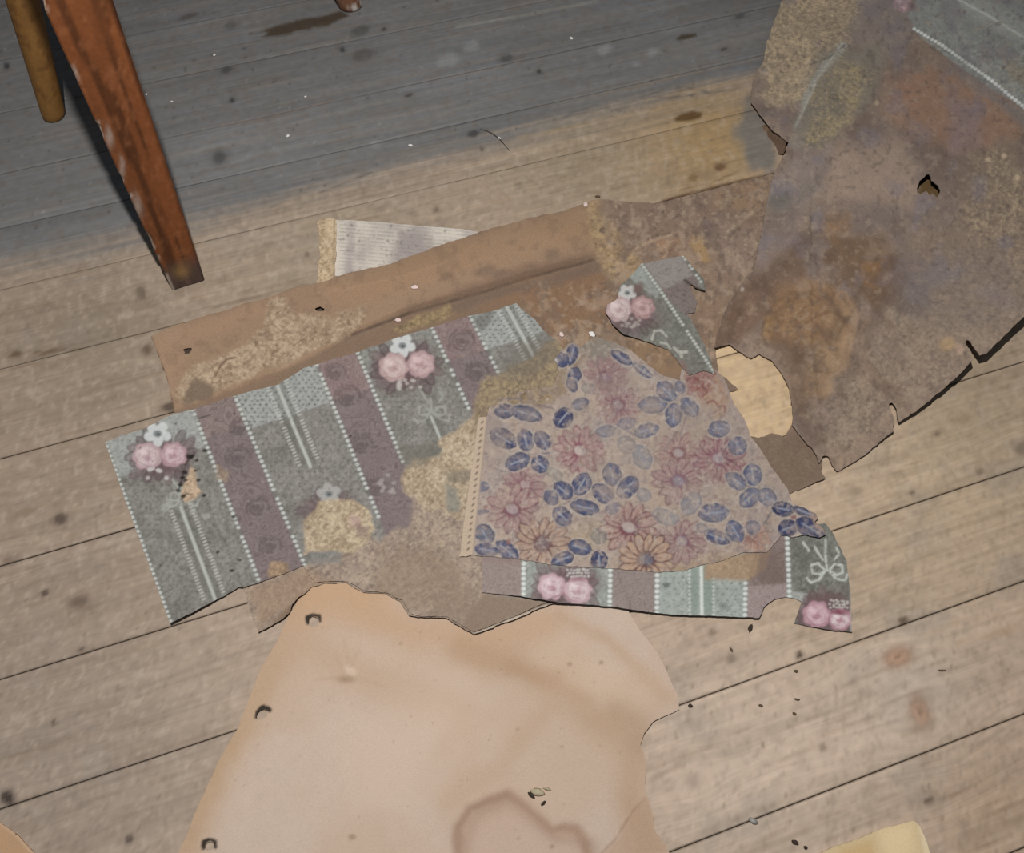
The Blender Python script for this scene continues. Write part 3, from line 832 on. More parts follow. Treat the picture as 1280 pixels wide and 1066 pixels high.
br.mix(A_ALL, sm(.52, .7, fbm(U, V, 34, 4, 125)) * sm(345, 250, V - (U - 640) * -.3) * (1 - mid), (176, 140, 108), .35, (500, 360)); br.mix(A_ALL, sm(.56, .72, fbm(U, V, 10, 3, 126)) * (1 - mid), (128, 100, 78), .3, (500, 380))
def split_area(br):
    br.fibres(LOW, (160, 136, 118), (192, 166, 138), (116, 98, 86), 6, 8, (500, 700), 1.0, 1, .8)
    br.area([(480, 690), (540, 680), (600, 740), (590, 780), (520, 765), (460, 738)], (150, 122, 96), .55, 14, (530, 735), 16)
    br.area([(310, 736), (380, 712), (420, 726), (370, 748), (325, 786)], (166, 130, 98), .6, 7, (350, 750), 6)
    br.area([(603, 742), (680, 752), (685, 757), (593, 791), (575, 782)], (146, 120, 98), .9, 4, (625, 765), 4)
    br.line([(594, 793), (640, 774), (686, 756)], 3.0, (205, 184, 160), .85, 1, (640, 770), .8)
    br.line([(385, 713), (410, 700), (440, 692)], 1.6, (112, 86, 66), .6, 1, (410, 700), 1.5)
    br.area([(385, 690), (400, 684), (430, 690), (425, 702), (388, 708)], (138, 134, 126), .7, 3, (408, 696), 4, 8)
split_area(br)
ROLL_T = [(150, 431), (189, 421), (268, 392), (335, 372), (420, 346), (520, 317), (590, 293), (660, 272), (748, 249)]
ROLL_B = [(150, 550), (230, 508), (294, 493), (403, 441), (445, 417), (513, 390), (566, 375.5), (609, 363), (656, 347.5), (699, 336), (748, 323)]
def roll(u, v):
    vt = np.interp(u, [p[0] for p in ROLL_T], [p[1] for p in ROLL_T]); vb = np.interp(u, [p[0] for p in ROLL_B], [p[1] for p in ROLL_B])
    t = (v - vt) / (vb - vt)
    amp = .0022 + .0118 * sm(330, 520, u) * sm(775, 700, u)
    prof = np.sin(np.clip(t / .80, 0, 1) * math.pi * .62) ** 1.0
    prof = np.where(t < 0, 0, prof) * sm(1.05, .93, t)
    z = amp * prof
    z += .0035 * np.exp(-(line_d(u, v, [(300, 738), (322, 792), (372, 748)]) / 14) ** 2)
    z += .0030 * np.exp(-(line_d(u, v, [(520, 772), (592, 796), (690, 755)]) / 16) ** 2)
    z += .003 * np.exp(-(line_d(u, v, [(990, 560), (1030, 600)]) / 22) ** 2)
    z += .0035 * np.exp(-(line_d(u, v, [(189, 420), (204, 463), (216, 506)]) / 12) ** 2)
    z += .0022 * np.exp(-(line_d(u, v, [(795, 308), (840, 292)]) / 6) ** 2) + .002 * np.exp(-(line_d(u, v, [(912, 288), (942, 266)]) / 5) ** 2)
    return z
BROWN = [(189, 421), (196, 418), (220, 406), (268, 391), (307, 379.5), (335, 372), (363, 360), (398, 354), (419, 346), (460, 335), (481, 332), (518, 319), (560, 303), (590, 293.5),
         (619, 284), (662, 272), (706, 263.5), (728, 255), (748, 248), (782, 252), (819, 254), (872, 242), (928, 226), (965, 217), (1010, 240), (1010, 330), (1012, 440), (1026, 552), (1029, 569), (1026, 588), (1032, 597), (1012, 606),
         (985, 618), (960, 640), (930, 735), (760, 735), (686, 755), (640, 775), (592, 793), (574, 782), (557, 772), (526, 772), (511, 769), (499, 751), (481, 742), (454, 741),
         (433, 728), (406, 728), (392, 733), (373, 746), (365, 755), (361, 767), (350, 776), (341, 781), (323, 790), (313, 763), (304, 733), (290, 700), (230, 560), (217, 512), (214, 500), (211, 484), (205, 463), (196, 440)]
HOLE = [(894, 435), (912, 430), (926, 441), (939, 448), (949, 443), (965, 451), (975, 463), (986, 484), (991, 510), (990, 530), (981, 546), (965, 541), (954, 546), (937, 545), (928, 540),
        (905, 500), (924, 487), (909, 474), (898, 466)]
HOLE_B = [(894, 435), (912, 430), (926, 441), (939, 448), (949, 443), (965, 451), (975, 463), (986, 484), (991, 510), (990, 530), (981, 546), (965, 541), (954, 546), (937, 545), (931, 527),
          (919, 507), (908, 490), (924, 487), (909, 474), (898, 466)]
HOLES_B = [HOLE_B, [(229, 437), (234, 434), (239, 436), (237, 442), (231, 443)], [(394, 386), (400, 383), (405, 386), (404, 389), (396, 389)]]
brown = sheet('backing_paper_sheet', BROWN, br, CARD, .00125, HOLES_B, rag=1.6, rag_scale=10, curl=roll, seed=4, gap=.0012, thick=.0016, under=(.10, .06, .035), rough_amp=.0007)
tag(brown, 'long brown backing paper with a rolled far edge, under the striped wallpaper', 'paper')

# ------------------------------------------------------------------ striped rose wallpaper
def lerp(p, q, t): return (p[0] + (q[0] - p[0]) * t, p[1] + (q[1] - p[1]) * t)
def cloth(p, pts, base, at, dark, light):
    """the woven looking grey-green ground of the stripes"""
    r = p.area(pts, base, 1, 1.5, at)
    if r is None: return
    sl, m = r
    n = fbm(p.U[sl], p.V[sl], 3.2, 2, 141)
    p.mix(sl, m * sm(.56, .74, n), light, .45, at)
    p.mix(sl, m * sm(.42, .26, n), dark, .5, at)
    p.mix(sl, m * sm(.5, .75, fbm(p.U[sl], p.V[sl], 24, 3, 142)), dark, .35, at)
def damask(p, pts, base, at, dark, light, seed=0):
    """tone-on-tone roses on the mauve stripes"""
    r = p.area(pts, base, 1, 1.5, at)
    if r is None: return
    sl, m = r
    n = fbm(p.U[sl], p.V[sl], 15, 2, 151 + seed)
    k = np.abs(np.sin(n * 26))
    p.mix(sl, m * sm(.55, .9, k), light, .45, at)
    p.mix(sl, m * sm(.35, .05, k), dark, .55, at)
    p.mix(sl, m * sm(.5, .75, fbm(p.U[sl], p.V[sl], 5, 2, 152 + seed)), light, .25, at)

GRN, GRN_D, GRN_L = (135, 130, 122), (101, 97, 89), (162, 158, 149)
GRL, GRL_D, GRL_L = (163, 164, 158), (140, 141, 136), (180, 182, 176)
MAU, MAU_D, MAU_L = (124, 106, 105), (98, 82, 82), (144, 126, 124)
MAL, MAL_D, MAL_L = (140, 113, 110), (116, 90, 88), (160, 136, 132)
DOT = (196, 200, 192)

sw = Paint(120, 365, 780, 805, GRN, (380, 560), .74)
L0, L1, L2 = ((131.5, 552), (213, 776)), ((241, 512), (323, 724)), ((293, 494), (385, 716))
L3, L4, L5 = ((396, 456), (500, 712)), ((447, 441), (560, 712)), ((539.5, 409), (650, 650))
L6, L7 = ((587, 394), (690, 600)), ((690, 380), (790, 580))
def stripe(a, b, t0=-.05, t1=1.05): return [lerp(*a, t0), lerp(*b, t0), lerp(*b, t1), lerp(*a, t1)]
REF = (380, 560)
for a, b in ((L0, L1), (L2, L3), (L4, L5), (L6, L7)):
    cloth(sw, stripe(a, b), GRN, REF, GRN_D, GRN_L)
for i, (a, b) in enumerate(((L1, L2), (L3, L4), (L5, L6))):
    damask(sw, stripe(a, b), MAU, REF, MAU_D, MAU_L, i)
# clean strip along the top that stayed covered
TOPE = [(120, 606), (240, 562), (310, 535), (360, 518), (415, 501), (472, 481), (530, 462), (606, 437), (676, 412), (700, 404)]
def above(pts, a, b):
    """the part of a stripe above the dirt line"""
    y = lambda u: np.interp(u, [p[0] for p in TOPE], [p[1] for p in TOPE])
    def cut(l):
        for i in range(101):
            q = lerp(*l, i / 100)
            if q[1] > y(q[0]): return q
        return q
    return [lerp(*a, -.05), lerp(*b, -.05), cut(b), cut(a)]
for a, b in ((L2, L3), (L6, L7), (L0, L1)):
    cloth(sw, above(None, a, b), GRL, REF, GRL_D, GRL_L)
cloth(sw, above(None, L4, L5), (140, 138, 130), REF, GRN_D, GRN_L)
for i, (a, b) in enumerate(((L3, L4), (L5, L6))):
    damask(sw, above(None, a, b), MAL, REF, MAL_D, MAL_L, 5 + i)
damask(sw, [lerp(*L1, -.05), lerp(*L2, -.05), lerp(*L2, .17), lerp(*L1, .17)], (132, 112, 107), REF, MAU_D, MAL_L, 9)
def tone_rose(p, u, v, r, dark, light, a=.55):
    p.ell(u, v, r, r * .9, 0, dark, a * .5, 4, None, .3)
    for q in (.95, .68, .4):
        for k in range(3):
            t0 = k * 2.1 + q * 5
            p.line([(u + math.cos(t0 + i * .32) * r * q, v + math.sin(t0 + i * .32) * r * q * .9) for i in range(6)], 2, light if k % 2 else dark, a, 1.2, None, 1.2)
    p.ell(u, v, r * .25, r * .22, 0, dark, a, 2)
for (u, v, r) in [(297, 572, 17), (322, 634, 15), (338, 682, 14), (434, 496, 17), (452, 556, 15), (470, 610, 14), (577, 427, 17), (596, 466, 15), (300, 535, 13), (420, 466, 13)]:
    tone_rose(sw, u, v, r, MAU_D, MAU_L)
# pin dots on the clean cloth
def pindots(p, pts, du, dv, rgb, a=.8):
    us = [q[0] for q in pts]; vs = [q[1] for q in pts]
    v = min(vs); k = 0
    while v < max(vs):
        u = min(us) + (k % 2) * du / 2
        while u < max(us):
            if poly_sd(np.array([u]), np.array([v]), pts)[0] > 1:
                p.ell(u + random.uniform(-.6, .6), v + random.uniform(-.6, .6), 1.3, 1.0, 0, rgb, a * random.uniform(.5, 1), .8)
            u += du
        v += dv; k += 1
for a, b in ((L2, L3), (L6, L7)):
    pindots(sw, above(None, a, b), 7.5, 5.2, (72, 80, 80), 1.0)
for a, b in ((L0, L1), (L2, L3), (L4, L5), (L6, L7)):
    pindots(sw, stripe(a, b), 10, 7, (76, 74, 68), .6)
    pindots(sw, stripe(a, b), 9, 6, (150, 150, 140), .35)
# light piped line down the middle of the cloth stripes, with ladders of ticks each side
def piping(p, a, b, w=4.2, c=(186, 190, 180), off=13, tick=True, k=1.0):
    L = math.hypot(b[0] - a[0], b[1] - a[1]); dx, dy = (b[0] - a[0]) / L, (b[1] - a[1]) / L
    nx, ny = -dy, dx
    p.area([(a[0] + nx * 9, a[1] + ny * 9), (a[0] - nx * 9, a[1] - ny * 9), (b[0] - nx * 9, b[1] - ny * 9), (b[0] + nx * 9, b[1] + ny * 9)], (96, 96, 87), .35 * k, 2)
    p.line([a, b], w, c, .9 * k, 1.2)
    if tick:
        for sgn in (-1, 1):
            n = int(L / 4.2)
            for i in range(n):
                t = i * 4.2
                u, v = a[0] + dx * t + nx * off * sgn, a[1] + dy * t + ny * off * sgn
                p.line([(u - nx * 1.8, v - ny * 1.8), (u + nx * 1.8, v + ny * 1.8)], 2.0, (190, 192, 182), .75 * k, .7)
piping(sw, (226, 634), (270, 752))
piping(sw, (346, 480), (366, 530), off=12); piping(sw, (366, 530), (388, 583), off=12)
piping(sw, (539, 521), (558, 566), 3.2, off=14, tick=False)
piping(sw, (632, 381), (672, 455), off=11)
sw.line([(222, 600), (228, 640)], 3, (175, 176, 165), .7)
# pearl lines between the stripes
for (a, b), t1 in ((L0, 1), (L1, 1), (L2, .98), (L3, .74), (L4, .5), (L5, .42), (L6, .4)):
    q = lerp(a, b, t1)
    sw.line([a, q], 5.5, (112, 112, 104), .55, 1.2)
    sw.dots(a, q, 6.2, 2.5, DOT, .95, .04)
# rose bunches
def bunch(p, u, v, r1, k=1.0, leaf=(104, 80, 82), rot=0.0):
    p.ell(u, v + r1 * .25, r1 * 2.5, r1 * 1.75, -15, (120, 98, 98), .7 * k, 9, None, .45)
    for i in range(17):
        t = i * math.tau / 17 + .2
        rr = r1 * random.uniform(1.5, 2.45)
        p.leaf(u + math.cos(t) * rr, v + math.sin(t) * rr * .78 + r1 * .15, r1 * .68, r1 * .36, math.degrees(t) + random.uniform(-25, 25), leaf if i % 3 else (130, 104, 104), .55 * k)
    p.ell(u, v + r1 * .2, r1 * 1.75, r1 * 1.1, -10, (112, 84, 86), .8 * k, 4, None, .3)
sw_r = (212, 182, 182), (188, 150, 153), (146, 100, 106)
bunch(sw, 201, 568, 17)
sw.white_flower(197, 542, 17, .3); sw.rose(184, 570, 17.5, (216, 190, 190), (192, 156, 160), (150, 104, 112), .4); sw.rose(217, 568, 16, (214, 182, 185), (188, 146, 152), (146, 98, 106), 1.4)
for i in range(12):
    sw.ell(197 + random.uniform(-13, 13), 592 + random.uniform(-7, 7), 2.6, 2.2, 0, (196, 188, 184), .8, 1)
bunch(sw, 508, 455, 17)
sw.white_flower(503, 432, 16, .2); sw.rose(492, 459, 18, (212, 184, 178), (190, 154, 150), (148, 106, 106), .9); sw.rose(526, 455, 17, (210, 178, 176), (186, 148, 148), (150, 104, 106), 2.2)
for i in range(14):
    sw.ell(512 + random.uniform(-16, 16), 481 + random.uniform(-6, 7), 2.5, 2.1, 0, (186, 176, 168), .75, 1)
bunch(sw, 412, 636, 15, .7); sw.white_flower(411, 617, 15, .8, (170, 166, 160)); sw.rose(442, 650, 12, (180, 150, 150), (160, 126, 128), (130, 94, 98), .3)
for i in range(10):
    sw.ell(484 + random.uniform(-10, 10), 605 + random.uniform(-12, 12), 3, 2.4, 0, (172, 160, 154), .6, 1)
# pale scroll bows
def scroll(p, u, v, s, c=(182, 186, 176), a=.8):
    for pts in ([(-2, 0), (-10, -8), (-17, -6), (-16, 3), (-8, 4), (-2, 0)], [(2, 0), (8, -7), (16, -6), (17, 2), (10, 5), (2, 0)], [(-3, 2), (-9, 10), (-18, 13)], [(3, 2), (10, 9), (20, 11)],
                [(-5, -12), (-10, -20), (-14, -26)], [(8, -12), (13, -18), (10, -25)], [(0, 0), (-2, -16)], [(-18, 13), (-22, 8)], [(20, 11), (22, 4)]):
        p.line([(u + x * s, v + y * s) for x, y in pts], 2.6 * s, c, a, 1.1, None, .8)
scroll(sw, 228, 622, .9, (172, 176, 164), .75); scroll(sw, 540, 515, 1.0, (165, 166, 156), .7)
for (u, v) in [(212, 628), (206, 634), (242, 640), (258, 645)]:
    sw.ell(u, v, 5, 4, 20, (176, 178, 166), .5, 2, None, .4)
split_from = [(375, 712), (385, 704), (440, 690), (478, 668), (512, 655), (516, 620), (500, 590), (545, 560), (600, 515), (620, 470), (760, 600), (700, 800), (560, 820), (380, 760)]
keep = sw.col.copy(); keep_r = sw.rough.copy()
split_area(sw)
kk = sm(-5, 5, poly_sd(sw.U, sw.V, split_from) + (fbm(sw.U, sw.V, 24, 4, 43) - .5) * 24)
sw.col = keep * (1 - kk[..., None]) + sw.col * kk[..., None]; sw.rough = keep_r * (1 - kk) + sw.rough * kk
# where the print has come away and the split paper shows
F = ((172, 146, 116), (208, 184, 150), (124, 100, 80))
sw.fibres([(380, 694), (384, 640), (398, 624), (436, 624), (462, 638), (472, 662), (440, 690), (400, 688)], (178, 152, 118), (212, 188, 150), (130, 104, 80), 3, 9, (420, 660), 1.3)
sw.fibres([(500, 600), (512, 572), (545, 566), (575, 535), (598, 508), (602, 480), (620, 474), (620, 600), (575, 650), (540, 640), (520, 620)], (176, 150, 118), (208, 184, 150), (130, 104, 80), 4, 12, (550, 600), 1.3)
sw.fibres([(592, 500), (600, 478), (640, 462), (690, 430), (760, 400), (760, 600), (600, 640)], (140, 118, 92), (172, 146, 104), (105, 88, 70), 5, 9, (650, 480), .9)
sw.area([(628, 440), (690, 420), (700, 450), (660, 470), (615, 470)], (116, 106, 92), .5, 8, (660, 450), 8)
sw.area([(438, 643), (452, 646), (448, 660), (436, 656)], (192, 150, 140), .6, 3); sw.area([(446, 655), (462, 660), (458, 672), (445, 670)], (134, 100, 100), .6, 4)
sw.area([(556, 606), (572, 612), (574, 640), (560, 642), (556, 622)], (120, 124, 116), .7, 4, None, 6); sw.area([(555, 590), (590, 588), (590, 600), (560, 604)], (116, 108, 94), .6, 4, None, 5)
sw.area([(500, 560), (540, 552), (548, 570), (520, 585), (500, 580)], (112, 106, 92), .6, 5, None, 6)
sw.fibres([(335, 718), (340, 704), (358, 706), (362, 716), (345, 724)], (150, 118, 92), (190, 154, 112), (118, 90, 70), 3, 5, (350, 712), .9)
sw.fibres([(272, 582), (284, 590), (282, 600), (272, 596)], (150, 124, 98), (180, 150, 118), (118, 92, 76), 3, 4, (275, 590), .6, .6)
sw.fibres([(231, 600), (238, 582), (246, 586), (247, 608), (253, 614), (246, 622), (232, 628), (226, 620)], (186, 154, 122), (208, 176, 140), (150, 118, 90), 1.5, 3, (240, 605), .8)
for (u, v, r) in [(237, 571, 3.5), (231, 590, 3), (228, 597, 2.8), (225, 606, 2.6), (223, 613, 2.6), (229, 620, 3), (244, 588, 1.8), (248, 600, 2.2), (255, 619, 2.4), (256, 563, 2.6), (246, 575, 2), (240, 570, 3),
                  (292, 646, 2), (290, 713, 2.4), (272, 690, 2), (300, 700, 1.6), (438, 545, 1.6), (232, 600, 2)]:
    sw.ell(u, v, r * 1.2, r * .8, random.uniform(-40, 20), (34, 28, 24), .9, .9)
sw.line([(237, 572), (232, 580), (229, 593), (224, 610)], 1.6, (44, 36, 30), .8, .8, None, 1)
sw.line([(226, 624), (233, 617), (240, 618)], 1.6, (70, 56, 44), .7, .8)
sw.specks([(140, 560), (240, 520), (600, 400), (640, 440), (480, 600), (320, 720), (215, 770)], 420, (72, 68, 62), (.6, 1.4), .6)
sw.specks([(140, 560), (240, 520), (600, 400), (640, 440), (480, 600), (320, 720), (215, 770)], 200, (168, 166, 156), (.6, 1.3), .5)
sw.line([(244, 524), (262, 519)], 2, (72, 62, 58), .7)
sw.area([(592, 398), (612, 388), (616, 402), (600, 414)], (104, 100, 90), .6, 4, None, 5)
STRIPED = [(131.5, 553), (150, 545), (178, 536), (205, 523), (220, 517), (241, 512), (262, 505), (292, 495), (346, 481), (380, 460), (444, 441), (492, 424), (539.5, 409), (587, 395), (616, 389), (645, 379), (652, 386), (669, 400), (678, 412), (697, 427),
           (725, 470), (740, 560), (735, 690), (684, 752), (640, 771), (592, 790), (575, 780), (557, 770), (527, 770), (514, 767), (502, 750), (482, 740), (456, 738.5), (434, 726.5), (407, 726), (394, 728), (384, 716), (379, 706.5), (355, 717), (324, 728), (304, 734), (298, 734), (292, 738), (255, 758), (212.5, 779), (190, 716), (160, 635)]
def sw_curl(u, v):
    z = .0075 * sm(745, 790, v + (u - 212) * .42) * sm(330, 250, u)
    z += .0012 * np.exp(-(line_d(u, v, [(241, 514), (320, 722)]) / 20) ** 2) + .0014 * np.exp(-(line_d(u, v, [(396, 457), (470, 640)]) / 26) ** 2)
    z += .002 * sm(560, 540, v) * sm(260, 200, u)
    return z
striped = sheet('striped_wallpaper', STRIPED, sw, PAPER, .00115, [], rag=1.0, rag_scale=8, curl=sw_curl, seed=5, gap=.0010, thick=.0006, under=(.26, .22, .18), rough_amp=.0008)
tag(striped, 'grey-green and mauve striped wallpaper with pink rose bunches, torn across the middle', 'wallpaper')

# ------------------------------------------------------------------ large stained sheet on the right
rs = Paint(870, -110, 1410, 620, (126, 106, 92), (1080, 330), .85)
A = A_ALL
U, V = rs.U, rs.V
n0 = fbm(U, V, 110, 4, 161); n1 = fbm(U, V, 40, 4, 162)
rs.mix(A, sm(.45, .7, n0), (112, 98, 94), .7); rs.mix(A, sm(.5, .7, n1), (138, 116, 98), .5); rs.mix(A, sm(.45, .3, n1), (108, 90, 78), .5)
rs.fibres([(960, 30), (980, -20), (1090, -20), (1060, 60), (1030, 110), (1000, 135), (960, 130), (950, 90)], (128, 111, 90), (152, 132, 104), (96, 84, 72), 8, 12, (1000, 60), 1.4)
rs.area([(1075, -20), (1150, -20), (1145, 50), (1100, 80), (1060, 50)], (110, 98, 90), .8, 10, (1100, 30), 12)
rs.area([(1030, 60), (1110, 60), (1090, 130), (1020, 185), (985, 185), (1000, 130)], (112, 104, 92), .85, 9, (1040, 120), 12)
rs.fibres([(1012, 120), (1050, 80), (1095, 90), (1070, 140), (1030, 185), (1010, 180)], (116, 104, 86), (148, 128, 92), (88, 84, 76), 8, 12, (1040, 130), 1.2, .8)
rs.area([(1052, 52), (1060, 58), (1022, 100), (1000, 150), (994, 160), (1004, 120), (1030, 75)], (128, 124, 114), .85, 2, (1025, 100), 2)
rs.line([(1056, 56), (1036, 72), (1014, 80)], 2, (72, 68, 62), .7, 1, (1030, 70), 1)
rs.line([(1053, 54), (1022, 98), (1000, 148)], 1.8, (146, 142, 130), .8, 1, (1020, 100), .8)
rs.area([(1110, 95), (1190, 85), (1260, 110), (1280, 160), (1230, 190), (1140, 170), (1105, 140)], (126, 94, 74), .8, 14, (1180, 130), 16)
rs.area([(1185, 125), (1230, 130), (1225, 185), (1190, 190)], (112, 94, 92), .8, 12, (1205, 155), 10)
rs.area([(1040, 190), (1120, 170), (1150, 210), (1140, 260), (1060, 260), (1020, 230)], (140, 118, 102), .85, 16, (1090, 220), 14)
rs.area([(990, 190), (1040, 180), (1030, 240), (980, 290), (960, 240)], (126, 112, 104), .8, 12, (1000, 230), 12)
rs.area([(962, 230), (990, 235), (985, 262), (966, 272), (955, 255)], (98, 94, 88), .75, 6, (972, 250), 6)
rs.area([(955, 265), (1010, 262), (1000, 310), (960, 330), (945, 310)], (122, 104, 94), .8, 10, (975, 290), 12)
rs.area([(1060, 255), (1120, 262), (1125, 300), (1060, 300)], (112, 98, 90), .8, 14, (1090, 280), 12)
rs.area([(1040, 290), (1110, 290), (1125, 340), (1100, 385), (1060, 360), (1030, 330)], (108, 82, 60), .85, 12, (1075, 330), 14)
rs.area([(1075, 330), (1110, 325), (1112, 358), (1080, 365)], (136, 98, 62), .7, 9, (1095, 345), 9)
rs.area([(1030, 275), (1060, 270), (1062, 295), (1035, 300)], (134, 98, 64), .6, 9, (1045, 285), 9)
rs.area([(945, 335), (1000, 300), (1010, 345), (950, 400), (905, 430), (893, 435), (905, 385)], (120, 94, 76), .9, 8, (940, 385), 8)
rs.area([(905, 392), (940, 360), (950, 400), (925, 432), (900, 428)], (128, 98, 78), .7, 7, (920, 405), 7)
rs.area([(975, 360), (1030, 345), (1060, 372), (1050, 420), (1000, 440), (955, 425), (960, 395)], (142, 106, 72), .85, 10, (1005, 395), 10)
rs.area([(955, 396), (967, 396), (966, 420), (955, 416)], (162, 122, 72), .8, 3, (960, 408), 3)
rs.area([(1040, 388), (1058, 385), (1060, 415), (1075, 410), (1085, 400), (1070, 430), (1045, 470), (1030, 500), (1000, 490), (1020, 440)], (152, 120, 88), .85, 6, (1050, 430), 7)
rs.area([(975, 440), (1030, 440), (1040, 500), (1000, 520), (985, 490)], (134, 106, 82), .7, 10, (1010, 470), 10)
rs.area([(1062, 410), (1090, 402), (1082, 440), (1058, 480), (1045, 470)], (116, 94, 80), .7, 7, (1068, 440), 7)
rs.line([(955, 402), (952, 418), (958, 430)], 3, (104, 76, 56), .7, 2, (955, 415), 1.5)
rs.line([(1000, 410), (1020, 395), (1040, 388), (1052, 398), (1062, 412)], 2.4, (116, 84, 60), .6, 2, (1030, 400), 2)
rs.ell(1058, 412, 8, 5, 0, (116, 86, 64), .7, 3, (1058, 412), .3)
for (u, v, rx, ry) in [(1025, 460, 10, 8), (1000, 420, 9, 7), (1000, 505, 5, 2)]:
    rs.ell(u, v, rx, ry, 20, (116, 90, 70), .6, 4, (1010, 450), .4)
rs.area([(1000, 540), (1020, 500), (1045, 510), (1050, 535), (1015, 545)], (146, 122, 106), .8, 9, (1025, 525), 8)
rs.area([(995, 520), (1015, 500), (1015, 530), (1060, 540), (1020, 552), (995, 545)], (116, 100, 90), .6, 8, (1010, 530), 7)
rs.area([(1075, 430), (1105, 390), (1118, 400), (1115, 440), (1100, 445)], (140, 120, 104), .7, 9, (1100, 420), 8)
rs.fibres([(1060, 460), (1120, 380), (1180, 320), (1280, 220), (1300, 400), (1120, 530), (1050, 590), (1030, 560)], (130, 110, 94), (152, 132, 110), (106, 90, 80), 22, 16, (1150, 430), .8, .9, .7)
rs.area([(1150, 330), (1230, 300), (1290, 320), (1270, 390), (1200, 420), (1140, 400)], (120, 104, 92), .6, 18, (1200, 360), 18)
rs.area([(1120, 360), (1150, 350), (1150, 385), (1120, 395)], (106, 98, 96), .6, 10, (1135, 370), 9)
rs.area([(1175, 425), (1190, 420), (1195, 432), (1180, 438)], (166, 136, 96), .7, 5, (1185, 430), 4)
rs.area([(1195, 430), (1206, 432), (1204, 444), (1196, 442)], (184, 150, 126), .6, 3, (1200, 436), 3)
rs.area([(1040, 560), (1075, 565), (1052, 588), (1042, 582)], (146, 120, 100), .6, 6, (1055, 572), 5)
rs.fibres([(1215, 190), (1260, 185), (1290, 230), (1280, 330), (1200, 280)], (118, 100, 84), (150, 130, 102), (92, 80, 70), 16, 14, (1240, 240), 1, .8, .8)
# faded remnant of striped paper in the corner
cloth(rs, [(1136, 20), (1160, -30), (1410, -110), (1410, 200), (1290, 140), (1240, 112), (1195, 80), (1150, 46)], (108, 108, 102), (1220, 60), (86, 86, 82), (130, 131, 125))
rs.area([(1136, 20), (1160, -40), (1250, -60), (1410, -110), (1410, 60), (1300, 20), (1200, 60), (1150, 46)], (104, 104, 101), .5, 9, (1220, 40), 10)
rs.area([(1200, -20), (1290, 30), (1290, 60), (1240, 40), (1180, 0)], (118, 118, 112), .6, 5, (1240, 20), 6)
rs.area([(1205, 20), (1250, 40), (1280, 62), (1270, 75), (1215, 48)], (96, 96, 92), .5, 6, (1240, 50), 8)
rs.line([(1190, -5), (1236, 20), (1285, 50)], 3, (140, 142, 134), .7, 1.2, (1240, 20), .6)
rs.line([(1143, 36), (1210, 78), (1290, 142)], 6, (92, 92, 88), .7, 1.5, (1210, 80))
ref0 = rs.ref; rs.ref = (1210, 80)
rs.dots((1143, 36), (1178, 57), 5, 2.3, (178, 180, 172), .9); rs.dots((1178, 57), (1236, 98), 5, 2.5, (168, 170, 162), .85); rs.dots((1236, 98), (1290, 142), 5, 2.6, (180, 182, 174), .9); rs.dots((1290, 142), (1400, 226), 5, 2.5, (176, 178, 170), .9)
rs.rose(1128, 4, 11, (160, 134, 134), (136, 108, 110), (104, 80, 84), .5); rs.ell(1140, 8, 8, 5, 30, (96, 76, 78), .7, 3)
rs.area([(1200, 84), (1300, 150), (1300, 176), (1240, 130), (1195, 96)], (104, 96, 92), .7, 6, (1240, 125), 6)
rs.area([(1258, 70), (1290, 85), (1290, 110), (1262, 100)], (118, 104, 84), .6, 7, (1275, 90), 8)
rs.specks([(1140, 30), (1280, -20), (1300, 130), (1200, 80)], 160, (134, 122, 98), (.7, 1.8), .5)
rs.specks([(1140, 30), (1280, -20), (1300, 130), (1200, 80)], 90, (76, 76, 74), (.7, 1.6), .5)
rs.ref = ref0
rs.specks([(980, 150), (1280, 200), (1280, 380), (1050, 570), (900, 430)], 420, (94, 78, 68), (.7, 2.0), .5)
rs.specks([(980, 150), (1280, 200), (1280, 380), (1050, 570), (900, 430)], 300, (158, 136, 114), (.6, 1.6), .45)
for (u, v, r) in [(1018, 283, 6), (1008, 274, 4), (928, 362, 2.5), (1235, 200, 4), (1255, 195, 4), (1272, 222, 4), (1096, 128, 3), (1010, 75, 4)]:
    rs.ell(u, v, r * .8, r, 10, (168, 146, 118) if r != 2.5 else (196, 184, 168), .8, 1.6, (u, v), .3)
rs.line([(943, 338), (926, 355), (908, 386), (897, 415)], 3, (96, 74, 60), .5, 2, (920, 370), 1)
nz = fbm(U, V, 30, 5, 165); nq = fbm(U * .75 - V * .66, (V * .75 + U * .66) * .45, 16, 4, 166)
rs.mul(A, 1 + (fbm(U, V, 9, 3, 167) - .5) * .22)
rs.mul(A, 1 - .20 * sm(.03, .006, np.abs(nz - .47)) * sm(330, 380, V + (1000 - U) * .0) * sm(1160, 1080, U))
lo = sm(230, 330, V) * sm(1190, 1090, U)
rs.mix(A, sm(.55, .75, nq) * lo, (98, 76, 62), .55, (1040, 380)); rs.mix(A, sm(.58, .76, fbm(U, V, 24, 4, 168)) * lo, (152, 126, 104), .45, (1040, 400))
rs.mix(A, sm(.56, .74, fbm(U, V, 34, 4, 169)) * sm(420, 330, V), (112, 102, 106), .5, (1100, 220)); rs.mix(A, sm(.60, .76, fbm(U, V, 7, 3, 170)), (154, 134, 114), .3, (1100, 300))
rs.mix(A, sm(.62, .78, fbm(U + 300, V, 6, 3, 172)), (86, 74, 68), .4, (1100, 300))
